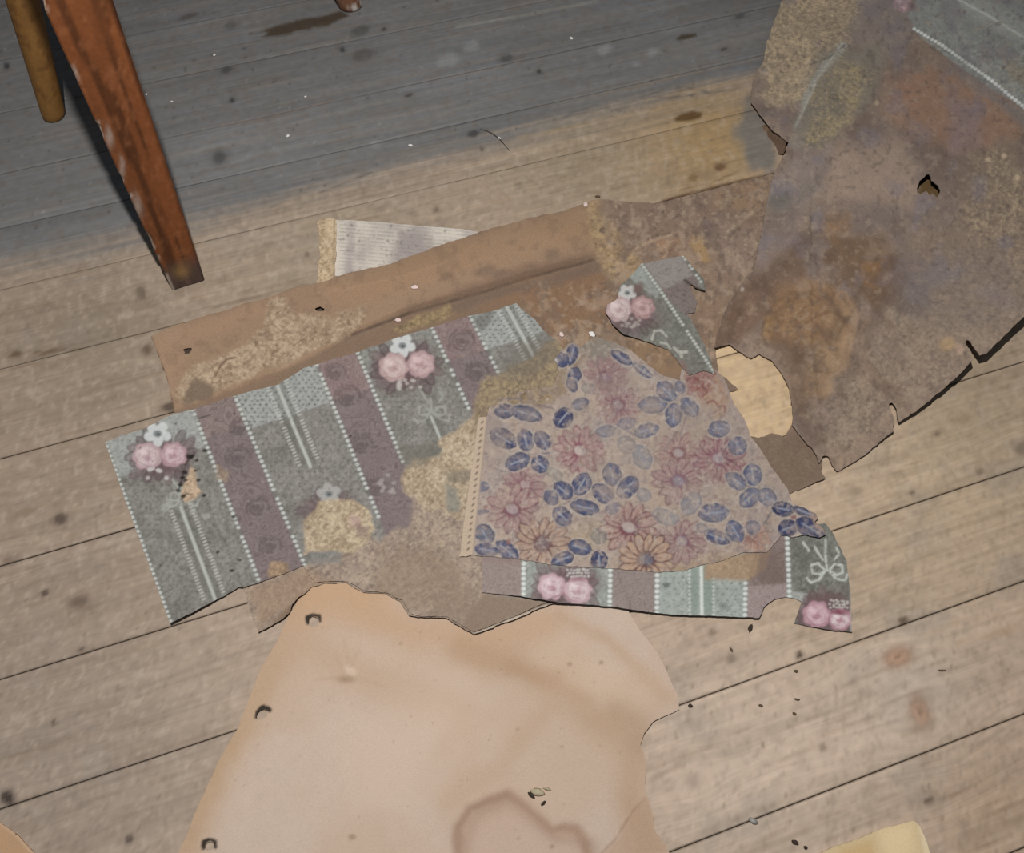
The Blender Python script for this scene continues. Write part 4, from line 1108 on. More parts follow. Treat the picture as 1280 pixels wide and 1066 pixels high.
for pts, w, c, k in (([(897, 432), (925, 380), (965, 335), (1005, 300)], 9, (96, 74, 60), .5), ([(985, 440), (1005, 470), (1000, 520), (1015, 545)], 12, (104, 82, 66), .55), ([(1000, 445), (1040, 420), (1075, 365), (1110, 330)], 7, (98, 74, 54), .55),
                     ([(1052, 490), (1078, 440), (1100, 385), (1125, 350)], 8, (102, 82, 70), .5), ([(960, 395), (985, 372), (1020, 362), (1050, 372)], 5, (104, 78, 58), .55), ([(1050, 370), (1072, 395), (1060, 430), (1035, 490)], 5, (168, 132, 98), .45),
                     ([(1010, 260), (980, 300), (950, 340)], 10, (142, 122, 110), .4), ([(1030, 215), (1000, 250), (975, 300)], 6, (104, 92, 90), .4), ([(1120, 300), (1150, 340), (1150, 390)], 12, (104, 92, 88), .4)):
    us = [q[0] for q in pts]; vs = [q[1] for q in pts]
    sl = rs.box(min(us) - 40, min(vs) - 40, max(us) + 40, max(vs) + 40)
    dd = line_d(rs.U[sl], rs.V[sl], pts) + (fbm(rs.U[sl], rs.V[sl], 22, 4, 175) - .5) * 26
    rs.mix(sl, np.exp(-(dd / w) ** 2), c, k, pts[1])
rs.rough = np.maximum(rs.rough, .35)
RSHEET = [(982, -60), (977, 0), (968, 26), (958.5, 52), (953.5, 79), (942, 98.5), (939, 112), (938, 128), (958, 153), (966, 163), (972, 168), (985, 178), (982, 190), (968, 215), (964, 230), (957, 262), (950, 300), (942, 338), (925, 356), (908, 385), (897, 415), (893.5, 434),
          (912, 430), (926, 441), (939, 448), (949, 443), (965, 451), (975, 463), (986, 484), (991, 510), (991, 532), (1002, 546), (1016, 562), (1024, 578), (1029, 569), (1035, 570), (1040, 580), (1046, 589), (1070, 576), (1090, 561), (1116, 538.5),
          (1118, 527), (1114, 512), (1111, 506), (1114, 502), (1118.5, 506), (1122, 520), (1124, 527), (1146, 513), (1175, 490), (1206, 461), (1216, 450), (1212, 438), (1207, 430), (1208, 425), (1213, 426), (1219, 436), (1224, 445), (1234, 441), (1280, 396), (1400, 300), (1400, -100)]
HOLES_R = [[(1146, 241), (1149, 227), (1155, 221), (1160.5, 216), (1164, 226), (1172, 232), (1175, 238), (1171, 246), (1166, 241), (1162, 246), (1158, 238), (1152, 243)]]
def r_curl(u, v):
    e = line_d(u, v, [(1040, 585), (1116, 538), (1206, 461), (1290, 388), (1420, 285)])
    up = sm(1035, 1300, u)
    z = .030 * up * np.exp(-(e / 62) ** 2) + .008 * sm(980, 1180, u) * sm(560, 260, v)
    z += .007 * np.exp(-(line_d(u, v, [(975, 0), (950, 85), (938, 115)]) / 40) ** 2)
    z += .014 * np.exp(-(((u - 982) / 40) ** 2 + ((v - 180) / 34) ** 2))
    z += .0035 * np.exp(-(line_d(u, v, [(942, 338), (908, 385), (895, 430)]) / 22) ** 2)
    z += .0035 * np.exp(-(line_d(u, v, [(1056, 54), (1020, 100), (995, 158)]) / 12) ** 2)
    z += .004 * fbm(u, v, 130, 2, 171) + .008 * np.exp(-(((u - 1085) / 90) ** 2 + ((v - 225) / 60) ** 2)) + .005 * np.exp(-(((u - 1160) / 26) ** 2 + ((v - 232) / 22) ** 2))
    return z
rsheet = sheet('stained_wallpaper_sheet', RSHEET, rs, CARD, .0017, HOLES_R, rag=1.5, rag_scale=9, curl=r_curl, seed=6, gap=.0012, thick=.0014, under=(.07, .05, .035), rough_amp=.0010)
tag(rsheet, 'big stained brown sheet with ragged lifted edge and faded pattern in its far corner', 'wallpaper')
# the brown flap hanging in the tear at its left
ft = Paint(930, 120, 995, 205, (94, 70, 52), (965, 175))
ft.mottle(.15, 10, 4)
ft.area([(950, 160), (958, 156), (962, 178), (955, 190), (949, 180)], (112, 82, 58), .8, 3)
flap = sheet('torn_flap', [(949, 165), (953, 157), (960, 154), (966, 164), (975, 170), (982, 178), (981, 191), (970, 194), (958, 193), (951, 182)], ft, CARD, .0013, [], rag=1.0, rag_scale=6, seed=7, gap=.0004, thick=.001,
             curl=lambda u, v: -.0085 * sm(985, 965, u))
flap.parent = rsheet
flap['label'] = 'small dark brown flap in the tear'

# ------------------------------------------------------------------ striped strip along the front, below the daisies
sb = Paint(580, 640, 1085, 805, (134, 132, 124), (800, 735), .8)
def vstripe(x0, x1, y0=640, y1=805, sh=0): return [(x0, y0), (x1, y0), (x1 + sh, y1), (x0 + sh, y1)]
damask(sb, vstripe(580, 653), (150, 130, 124), (625, 720), (128, 108, 104), (166, 146, 138), 1)
cloth(sb, vstripe(653, 766), (152, 156, 148), (700, 730), (124, 128, 122), (178, 182, 174))
damask(sb, vstripe(764, 822), (142, 124, 118), (790, 735), (120, 102, 100), (160, 142, 136), 2)
cloth(sb, vstripe(820, 933), (156, 164, 155), (880, 740), (134, 140, 132), (176, 184, 175))
damask(sb, vstripe(931, 985), (128, 108, 102), (955, 720), (100, 82, 78), (146, 126, 120), 3)
damask(sb, [(934, 733), (985, 728), (988, 760), (934, 775)], (150, 130, 126), (955, 750), (130, 110, 108), (164, 146, 142), 6)
cloth(sb, vstripe(984, 1085), (116, 116, 106), (1025, 720), (88, 86, 78), (146, 146, 136))
cloth(sb, [(984, 738), (1010, 742), (1005, 760), (984, 755)], (160, 162, 154), (995, 748), (134, 134, 128), (182, 184, 176))
pindots(sb, [(826, 715), (930, 725), (930, 770), (826, 764)], 11, 7, (92, 100, 96), .85)
sb.ref = (800, 735)
sb.area([(864, 705), (872, 705), (872, 775), (864, 775)], (132, 146, 134), .7, 1.5); sb.area([(880, 705), (890, 705), (890, 775), (880, 775)], (132, 146, 134), .7, 1.5)
sb.line([(876.5, 706), (877.5, 775)], 4, (208, 216, 206), .95, 1)
for y in range(708, 775, 5):
    for x in (862, 892):
        sb.ell(x, y, 1.6, 1.4, 0, (206, 212, 204), .7, .8)
for a, b in (((654.5, 698), (654.5, 748)), ((763, 706), (762, 758)), ((821.5, 712), (821, 766)), ((932, 722), (931, 775)), ((984, 672), (987, 752))):
    sb.line([a, b], 7, (140, 142, 136), .6, 1.2)
    sb.dots(a, b, 6.2, 2.9, (212, 216, 210), .95)
bunch(sb, 707, 730, 17, .95, (120, 92, 92))
sb.rose(690, 733, 17, (214, 190, 194), (196, 158, 166), (140, 82, 96), .3); sb.rose(722, 738, 17.5, (214, 192, 194), (194, 158, 164), (140, 84, 96), 1.7)
for i in range(24):
    sb.ell(710 + (i % 8) * 3.6 + random.uniform(-1, 1), 712 + (i // 8) * 4 + random.uniform(-1, 1), 1.5, 1.3, 0, (200, 194, 188), .85, 1)
sb.ell(722, 724, 9, 3, 0, (146, 84, 96), .6, 2)
bunch(sb, 1030, 765, 16, .9, (112, 82, 84))
sb.area([(1010, 742), (1060, 745), (1064, 765), (1010, 760)], (116, 88, 86), .6, 5, None, 6)
sb.rose(1021, 768, 17, (212, 178, 184), (190, 140, 152), (144, 78, 94), .8); sb.rose(1050, 774, 14, (222, 204, 204), (190, 136, 148), (140, 64, 84), 2.1)
for i in range(24):
    sb.ell(1038 + (i % 7) * 3.6 + random.uniform(-1, 1), 751 + (i // 7) * 4 + random.uniform(-1, 1), 1.5, 1.3, 0, (202, 196, 190), .85, 1)
sb.ell(1048, 765, 11, 3.5, 5, (132, 44, 70), .8, 2)
scroll(sb, 1034, 713, 1.15, (196, 200, 190), .9)
sb.line([(1032, 674), (1032, 702)], 3, (186, 190, 180), .85); sb.line([(1004, 678), (1011, 688)], 3.4, (196, 200, 190), .85)
sb.area([(880, 706), (935, 690), (962, 690), (960, 705), (935, 728), (905, 724), (882, 722)], (162, 132, 102), .95, 3, (915, 708), 6)
sb.fibres([(885, 704), (936, 690), (938, 724), (890, 722)], (164, 134, 104), (184, 154, 118), (136, 106, 80), 6, 7, (915, 710), .7, .7)
sb.area([(948, 690), (980, 690), (978, 728), (945, 730)], (112, 92, 84), .6, 6, (962, 708), 8)
sb.area([(580, 690), (650, 695), (652, 706), (590, 702)], (140, 118, 108), .5, 4)
sb.specks([(990, 680), (1060, 690), (1062, 740), (990, 740)], 90, (80, 78, 72), (.6, 1.6), .6); sb.specks([(600, 700), (940, 715), (950, 770), (600, 740)], 120, (108, 100, 96), (.6, 1.4), .5)
sb.ell(833, 731, 5, 3, 10, (86, 92, 88), .8, 2, None, .4); sb.ell(905, 757, 7, 4, 30, (110, 116, 110), .6, 3, None, .4)
sb.line([(1057, 690), (1063, 704)], 3, (110, 88, 74), .7)
sb.line([(1063, 745), (1064, 790)], 2, (200, 196, 190), .5)
STRIP = [(604, 672), (760, 668), (880, 672), (960, 668), (1003, 662), (1020, 655), (1032, 654), (1042, 668), (1050, 684), (1058, 700), (1063, 740), (1065, 789.5), (1045, 788), (1018, 784), (993, 779), (998, 765), (1003, 752), (994, 748), (983, 746), (968, 749), (955, 758), (952, 766), (949, 772),
         (920, 770.5), (880, 769), (840, 768), (805, 764), (765, 758), (700, 753), (650, 745), (602, 740)]
def sb_curl(u, v):
    z = .0055 * sm(712, 772, v + (u - 950) * -.07) * sm(600, 700, u) * sm(990, 940, u)
    z += .0025 * sm(740, 790, v) * sm(990, 1020, u)
    z += .003 * np.exp(-(((u - 1060) / 14) ** 2 + ((v - 712) / 22) ** 2))
    return z
strip = sheet('striped_wallpaper_strip', STRIP, sb, PAPER, .00115, [], rag=.9, rag_scale=9, curl=sb_curl, seed=8, gap=.0012, thick=.0010, under=(.12, .11, .10))
tag(strip, 'narrow strip of striped rose wallpaper sticking out below the daisy paper', 'wallpaper')

# ------------------------------------------------------------------ small rose scrap
sc = Paint(745, 305, 905, 485, (116, 114, 104), (825, 390))
cloth(sc, [(740, 300), (910, 300), (910, 490), (740, 490)], (116, 114, 103), sc.ref, (92, 90, 82), (142, 140, 130))
damask(sc, [(804, 328), (855, 318), (872, 352), (880, 400), (862, 398), (828, 368)], (122, 104, 98), sc.ref, (102, 86, 82), (136, 120, 114), 4)
damask(sc, [(804, 329), (854, 318), (866, 344), (830, 362)], (140, 128, 120), sc.ref, (120, 108, 102), (152, 142, 134), 5)
cloth(sc, [(786, 346), (802, 328), (828, 362), (820, 372), (800, 358)], (146, 150, 140), sc.ref, (120, 124, 116), (172, 176, 166))
bunch(sc, 785, 388, 15, .95, (100, 78, 76))
sc.white_flower(784, 366, 11.5, .4, (196, 190, 184)); sc.rose(774, 386, 16, (208, 184, 180), (186, 154, 152), (142, 102, 102), 1.0); sc.rose(803, 384, 14.5, (194, 156, 152), (172, 128, 126), (136, 92, 92), .2)
sc.ell(798, 360, 6, 8, 40, (122, 92, 86), .8, 3)
for i in range(14):
    sc.ell(790 + random.uniform(-14, 10), 403 + random.uniform(-6, 6), 2.2, 1.8, 0, (170, 156, 146), .75, 1)
for a, b in (((802, 330), (830, 370)), ((830, 370), (893, 466)), ((854, 320), (876, 352))):
    sc.line([a, b], 5.5, (108, 108, 98), .55, 1.2); sc.dots(a, b, 4.6, 2.1, (186, 188, 178), .9, .06)
for pts in ([(815, 424), (818, 414), (826, 413), (833, 420)], [(826, 428), (834, 430), (838, 436)], [(842, 434), (848, 440), (858, 440)], [(852, 446), (850, 440)]):
    sc.line(pts, 3, (182, 178, 164), .8, 1.2, None, 1)
sc.line([(856, 350), (866, 358), (881, 364)], 3, (66, 56, 48), .8, 1.2, None, .6)
sc.specks([(780, 350), (850, 325), (885, 460), (800, 420)], 110, (84, 80, 72), (.6, 1.3), .6)
sc.area([(842, 452), (855, 450), (862, 468), (850, 472)], (140, 92, 84), .6, 3)
SCRAP = [(789, 345), (802, 330), (832, 323), (854, 319.5), (868, 336), (880, 349), (882, 364), (868, 359), (862, 352), (864, 364), (871, 376), (869, 391), (860, 392), (866, 404), (879, 428), (889, 450), (893, 468), (879, 463), (862, 469), (851, 457), (836, 437), (814, 429), (801, 424), (780, 418), (765, 404), (756, 388), (759, 381), (772, 373), (774, 358)]
def sc_curl(u, v):
    return .006 * sm(800, 765, u) + .007 * np.exp(-(((u - 876) / 12) ** 2 + ((v - 358) / 10) ** 2)) + .002 * np.exp(-(line_d(u, v, [(780, 418), (815, 430)]) / 9) ** 2)
# ------------------------------------------------------------------ daisy wallpaper, the topmost layer
da = Paint(565, 395, 1085, 735, (172, 150, 134), (780, 580), .78)
da.mottle(.06, 40, 181); da.mottle(.05, 7, 182, 3)
U, V = da.U, da.V
da.mix(A_ALL, sm(.48, .7, fbm(U, V, 38, 3, 183)), (158, 142, 136), .7); da.mix(A_ALL, sm(.55, .75, fbm(U, V, 26, 3, 184)), (186, 156, 130), .5)
da.area([(780, 500), (900, 480), (960, 590), (960, 690), (860, 690), (800, 600)], (166, 142, 126), .5, 26, None, 20)
da.area([(600, 495), (690, 470), (700, 420), (760, 420), (700, 500), (640, 520)], (142, 116, 88), .85, 9, (660, 490), 12)
da.fibres([(600, 500), (640, 486), (700, 480), (690, 500), (640, 512)], (140, 116, 88), (168, 140, 98), (106, 86, 66), 6, 7, (650, 495), .8)
da.area([(716, 430), (770, 420), (790, 436), (770, 448), (730, 446)], (128, 120, 106), .8, 6, (750, 432), 6)
da.area([(862, 458), (895, 460), (915, 500), (900, 520), (870, 500)], (164, 124, 96), .8, 8, (890, 490), 7)
da.area([(770, 705), (960, 690), (950, 740), (770, 740)], (162, 132, 100), .6, 10, (860, 700), 10)
for (u, v, r, k) in [(735, 665, 26, .6), (700, 660, 14, .4), (850, 640, 20, .5), (640, 640, 18, .3), (925, 640, 18, .4)]:
    da.ell(u, v, r, r * .8, 0, (172, 148, 104) if k == .6 else (160, 140, 126), k * .7, r * .5, None, .5)
def sprig(pts, c=(96, 92, 112), a=.7, w=2.0): da.line(pts, w, c, a, 1.1, None, .8)
for pts in ([(690, 566), (670, 567), (640, 568)], [(607, 567), (612, 583), (632, 590)], [(712, 632), (722, 622), (700, 632)], [(766, 612), (780, 625), (790, 640)], [(704, 522), (690, 510), (672, 506)],
            [(780, 536), (792, 543), (806, 548)], [(846, 508), (858, 520), (850, 545)], [(922, 610), (950, 605), (968, 610)], [(955, 655), (964, 640), (972, 634)], [(716, 480), (712, 465)], [(622, 500), (640, 498), (652, 500)]):
    sprig(pts)
P_O, P_F = (126, 66, 80), (172, 134, 130)
B_O, B_F = (98, 56, 56), (184, 150, 126)
da.daisy(757, 472, 30, (166, 132, 126), (120, 74, 86), (140, 108, 128), .65, 12, .2)
da.daisy(772, 506, 31, (170, 140, 132), (128, 78, 92), (160, 138, 138), .8, 13, .6)
da.daisy(725, 563, 34, P_F, P_O, (190, 172, 164), 1, 14, .1, core=(140, 82, 94))
da.daisy(656, 606, 30, (170, 138, 132), (124, 68, 84), (176, 150, 148), .85, 12, .5, core=(140, 88, 98))
da.daisy(640, 636, 35, (172, 142, 132), (124, 70, 82), (170, 148, 150), .9, 14, .0)
da.daisy(678, 679, 36, B_F, B_O, (122, 98, 102), 1, 14, .3, core=(118, 84, 84))
da.daisy(786, 659, 37, (176, 140, 128), (112, 52, 62), (176, 158, 154), 1, 15, .15, core=(124, 66, 78))
da.daisy(848, 566, 30, (174, 144, 132), (128, 78, 82), (172, 156, 154), .75, 12, .4)
da.daisy(848, 601, 33, (172, 140, 134), (120, 72, 82), (140, 128, 142), .85, 13, .1, core=(132, 98, 108))
da.daisy(898, 573, 33, (164, 126, 124), (120, 56, 74), (166, 148, 152), .95, 17, .2, core=(146, 94, 108))
da.daisy(852, 676, 31, (172, 142, 132), (120, 68, 82), (164, 150, 152), .85, 14, .5, core=(128, 84, 96))
da.daisy(808, 699, 37, (190, 154, 126), (92, 48, 50), (98, 100, 120), 1, 15, .22, core=(104, 66, 70))
da.daisy(940, 672, 24, (190, 150, 124), (146, 92, 84), (160, 108, 92), .6, 11, .3)
da.daisy(874, 478, 22, (170, 120, 112), (134, 74, 76), (150, 110, 104), .6, 9, .1)
for pts in ([(858, 476), (866, 470), (874, 476)], [(870, 488), (878, 482), (884, 490), (878, 496)], [(884, 504), (892, 500), (900, 512), (892, 516)], [(895, 508), (906, 508), (906, 516)], [(878, 466), (890, 460), (895, 468)]):
    da.line(pts, 2, (128, 66, 62), .8, .9, None, .6)
BL, BM, BD = (94, 100, 130), (72, 80, 118), (54, 62, 104)
VEIN, RIM = (146, 152, 166), (184, 172, 160)
LV = [(629, 548, 17, 11, 30, BD, 1), (657, 550, 13, 10, 75, BM, 1), (678, 550, 12, 9, 60, BM, 1), (647, 577, 15, 10, -20, BM, 1), (675, 580, 11, 10, 40, BM, 1), (658, 517, 19, 9, 15, BM, 1), (631, 514, 12, 9, 0, BD, .8),
      (704, 522, 13, 11, -50, BD, 1), (725, 505, 11, 7, -20, BL, .9), (718, 469, 10, 8, -70, BM, .95), (715, 443, 13, 7, -75, BM, 1), (702, 450, 9, 9, 20, BM, 1), (715, 481, 9, 6, 60, BM, .9), (777, 447, 14, 6, 32, BM, .9), (803, 463, 14, 5, 35, BL, .9),
      (816, 506, 17, 10, -3, BL, 1), (833, 489, 14, 10, 45, BL, 1), (842, 519, 14, 10, 95, BL, 1), (862, 509, 13, 9, 50, BL, 1), (850, 484, 8, 6, 70, BL, .7), (808, 538, 15, 8, -15, BL, .8), (783, 529, 11, 7, -10, BL, .5), (758, 539, 13, 7, -5, BL, .55),
      (783, 556, 12, 10, 40, (110, 112, 126), .55), (803, 571, 15, 11, 65, (110, 118, 136), .6), (765, 593, 14, 11, 75, BM, .95), (727, 605, 14, 11, -60, BM, 1), (785, 609, 15, 11, -45, BM, 1), (754, 617, 15, 10, 38, BM, 1), (704, 613, 13, 10, 40, BM, 1), (689, 622, 10, 8, 50, BM, .9),
      (731, 634, 17, 9, 12, BM, 1), (703, 645, 13, 10, 45, BM, 1), (766, 635, 9, 7, -30, BL, .7), (606, 668, 13, 11, 60, (84, 92, 116), .9), (634, 688, 16, 9, 40, BM, .95), (608, 687, 14, 8, 10, BM, .9), (703, 699, 14, 8, -22, BM, 1), (725, 684, 14, 9, 15, BM, .95), (749, 700, 11, 10, 85, BD, 1),
      (749, 670, 10, 9, 60, (116, 116, 112), .6), (899, 536, 13, 10, -10, BL, 1), (922, 557, 11, 11, 60, BL, .9), (941, 593, 13, 11, 80, BL, 1), (920, 601, 14, 9, 35, BL, 1), (937, 622, 14, 10, -40, BL, .9), (959, 621, 12, 10, 40, BL, .8), (892, 641, 18, 11, -5, BL, 1), (864, 629, 15, 11, -60, (112, 118, 136), .6),
      (896, 671, 16, 8, 22, BM, 1), (919, 664, 14, 10, 60, BL, 1), (941, 659, 9, 8, 0, BL, .7), (979, 636, 13, 9, 10, BD, 1), (1006, 640, 15, 6, 22, BD, 1), (985, 660, 12, 10, -20, BD, 1), (1013, 660, 19, 11, 30, BD, 1), (787, 610, 4, 3, 0, BM, .5), (805, 618, 9, 8, 40, (120, 124, 138), .5), (830, 645, 14, 9, 20, (126, 126, 134), .5),
      (603, 608, 6, 8, 80, BL, .8), (602, 640, 3, 9, 85, BM, .7), (690, 590, 8, 6, 0, (130, 128, 120), .5), (697, 594, 7, 6, 50, (132, 128, 118), .5), (840, 650, 10, 6, -30, (128, 130, 140), .4), (876, 660, 9, 6, 0, (124, 124, 136), .45), (735, 485, 8, 7, 0, (136, 132, 126), .5), (770, 540, 6, 5, 0, (120, 120, 130), .4)]
for (u, v, L, W, ang, c, a) in LV:
    da.leaf(u, v, L * 1.12, W * 1.08, ang, c, a, VEIN if a > .7 and L > 10 else None, RIM)
da.ell(992, 646, 3.5, 3, 0, (130, 66, 70), .8, 1.5); da.ell(636, 677, 3, 3, 0, (150, 90, 88), .8, 1.2); da.ell(693, 451, 4, 4, 0, (196, 188, 184), .8, 1.5)
da.area([(1012, 640), (1030, 650), (1040, 668), (1020, 660)], (190, 150, 118), .7, 3)
# scuffs over the print
sl = A_ALL
sc_n = fbm(U, V, 17, 4, 191)
da.mix(sl, sm(.56, .72, sc_n), (170, 147, 130), .45)
da.mix(sl, sm(.56, .72, fbm(U * .8 + V * .6, (V * .8 - U * .6) * 2.2, 9, 3, 194)), (172, 150, 136), .35)
da.mix(sl, sm(.60, .74, fbm(U * .7 - V * .7, (V * .7 + U * .7) * 2.4, 12, 3, 195)), (140, 128, 130), .3)
da.mix(sl, sm(.60, .74, fbm(U, V, 4.5, 2, 196)), (118, 96, 96), .35); da.mix(sl, sm(.62, .76, fbm(U + 90, V, 4.5, 2, 197)), (192, 172, 156), .4)
da.mix(sl, sm(.52, .7, fbm(U, V, 30, 3, 198)) * sm(640, 560, V), (150, 132, 120), .4)
da.mix(sl, sm(.62, .8, fbm(U, V, 6, 3, 192)), (152, 132, 116), .3)
da.mix(sl, sm(.55, .8, fbm(U, V, 70, 2, 193)) * sm(720, 800, U), (164, 144, 130), .45)
da.specks([(605, 520), (720, 430), (900, 470), (1000, 640), (900, 700), (600, 690)], 350, (120, 100, 92), (.6, 1.5), .45)
da.specks([(605, 520), (720, 430), (900, 470), (1000, 640), (900, 700), (600, 690)], 240, (200, 178, 156), (.6, 1.4), .45)
# printed margin with its row of register marks
da.area([(597, 520), (609, 518), (591, 697), (573, 699)], (196, 170, 142), .98, 1.2, (590, 610))
for i in range(21):
    t = (i + .5) / 21
    u, v = 603.5 + (585 - 603.5) * t, 524 + (690 - 524) * t
    da.line([(u - 1.2, v + .8), (u + .8, v - 1.2)], 2.0, (98, 80, 72), .85, .7)
da.line([(609, 521), (591, 694)], 2, (150, 128, 120), .6, 1)
DAISY = [(598, 522), (608, 520.5), (612, 508), (618, 500), (640, 492), (662, 488), (690, 482), (700, 466), (694, 450), (700, 440), (709, 430), (717, 428), (726, 434), (742, 420), (762, 426), (788, 437), (806, 452), (826, 468), (850, 476), (852, 460), (880, 456), (897, 464), (905, 472), (914, 496), (920, 508),
         (932, 528), (938, 546), (950, 560), (962, 580), (972, 594), (986, 614), (990, 628), (1003, 634), (1020, 642), (1022, 648), (1018, 652), (1028, 660), (1032, 668), (1024, 672), (1006, 668), (990, 671), (976, 668), (968, 680), (958, 690), (930, 690), (905, 700), (870, 708), (850, 714), (825, 715), (798, 713), (760, 710), (735, 709), (690, 706), (645, 698), (589.5, 693.5), (574, 696)]
def da_curl(u, v):
    return (.0012 * np.exp(-(line_d(u, v, [(604, 520), (582, 695)]) / 10) ** 2) + 0
            + .0035 * sm(975, 1030, u) + .0012 * np.exp(-(((u - 710) / 22) ** 2 + ((v - 440) / 18) ** 2)))
daisy_sheet = sheet('daisy_wallpaper', DAISY, da, PAPER, .0011, [], rag=1.2, rag_scale=8, curl=da_curl, drape=1, seed=9, gap=.0006, thick=.0005, under=(.34, .28, .23), rough_amp=.0005)
tag(daisy_sheet, 'old beige wallpaper with pink daisies and blue leaves, a marked margin at its edge', 'wallpaper')
rose_scrap = sheet('rose_wallpaper_scrap', SCRAP, sc, PAPER, .0011, [], rag=1.0, rag_scale=7, curl=sc_curl, seed=10, gap=.0010, thick=.0010, under=(.09, .07, .05))
tag(rose_scrap, 'small torn scrap of grey wallpaper with one pink rose bunch, above the daisy paper', 'wallpaper scrap')

# ------------------------------------------------------------------ two cards peeping in at the bottom corners
yc = Paint(1010, 1010, 1190, 1180, (200, 170, 120), (1110, 1050))
yc.mottle(.05, 40, 201)
yc.area([(1100, 1040), (1140, 1030), (1150, 1066), (1110, 1080)], (222, 190, 134), .6, 12); yc.area([(1050, 1060), (1090, 1050), (1095, 1075), (1050, 1090)], (196, 152, 84), .6, 8)
yc.area([(1148, 1030), (1156, 1040), (1170, 1080), (1158, 1080)], (224, 200, 156), .6, 3)
yellow = sheet('yellow_card', [(1016, 1072), (1044, 1057), (1075, 1047), (1103, 1035), (1124, 1030), (1143, 1026), (1150, 1032), (1156, 1046), (1164, 1070), (1180, 1150), (1050, 1160)], yc, TANP, .002, [], rag=1.0, rag_scale=16, seed=11, gap=.0010, thick=.0022,
               curl=lambda u, v: .004 * sm(1090, 1140, u) + .003 * sm(1080, 1030, v), under=(.3, .2, .1))
tag(yellow, 'shiny yellow-tan card on the boards at the lower right corner', 'card')
oc = Paint(-80, 1000, 80, 1180, (180, 134, 92), (10, 1050))
oc.mottle(.06, 30, 202); oc.line([(-60, 985), (0, 1027), (20, 1042), (46, 1072)], 5, (200, 160, 122), .6, 2)
orange = sheet('orange_brown_card', [(-70, 990), (-30, 1008), (0, 1028), (22, 1043), (45, 1068), (70, 1140), (-60, 1150)], oc, TANP, .002, [], rag=.8, rag_scale=16, seed=12, gap=.0010, thick=.002, under=(.25, .14, .07))
tag(orange, 'orange-brown card corner on the boards at the lower left', 'card')
#==FURNITURE==
# ------------------------------------------------------------------ table and bench legs standing on the boards
def ray_at(u, v, z):
    x, y = pos(u, v, z); return np.array([float(x), float(y), z])

def loft(rings, close_top=True, close_bot=True):
    n = len(rings[0]); verts = np.concatenate(rings); quads = []; tris = []
    for i in range(len(rings) - 1):
        for j in range(n):
            a, b = i * n + j, i * n + (j + 1) % n
            quads.append((a, b, b + n, a + n))
    vs = list(verts)
    if close_bot:
        c = len(vs); vs.append(rings[0].mean(0)); tris += [(c, (j + 1) % n, j) for j in range(n)]
    if close_top:
        c = len(vs); vs.append(rings[-1].mean(0)); o = (len(rings) - 1) * n; tris += [(c, o + j, o + (j + 1) % n) for j in range(n)]
    return np.array(vs), quads, tris

def paint_leg(me, verts, fn):
    set_col(me, np.array([fn(p) for p in verts]))

def box_mesh(name, lo, hi, col, parent, mat, bev=.004, rotz=0):
    x0, y0, z0 = lo; x1, y1, z1 = hi
    rings = []
    for z, q in ((z0, bev), (z0 + bev, 0), (z1 - bev, 0), (z1, bev)):
        r = []
        for (cx, cy, sx, sy) in ((x0, y0, 1, 1), (x1, y0, -1, 1), (x1, y1, -1, -1), (x0, y1, 1, -1)):
            if (sx, sy) in ((1, 1), (-1, -1)):
                r += [(cx + sx * (q), cy + sy * (q + bev), z), (cx + sx * (q + bev), cy + sy * q, z)]
            else:
                r += [(cx + sx * (q + bev), cy + sy * q, z), (cx + sx * q, cy + sy * (q + bev), z)]
        rings.append(np.array(r))
    v, q, t = loft(rings)
    if rotz:
        pass
    me = raw_mesh(name, v, q, t); set_col(me, np.tile(col, (len(v), 1)))
    return link(name, me, mat, parent)

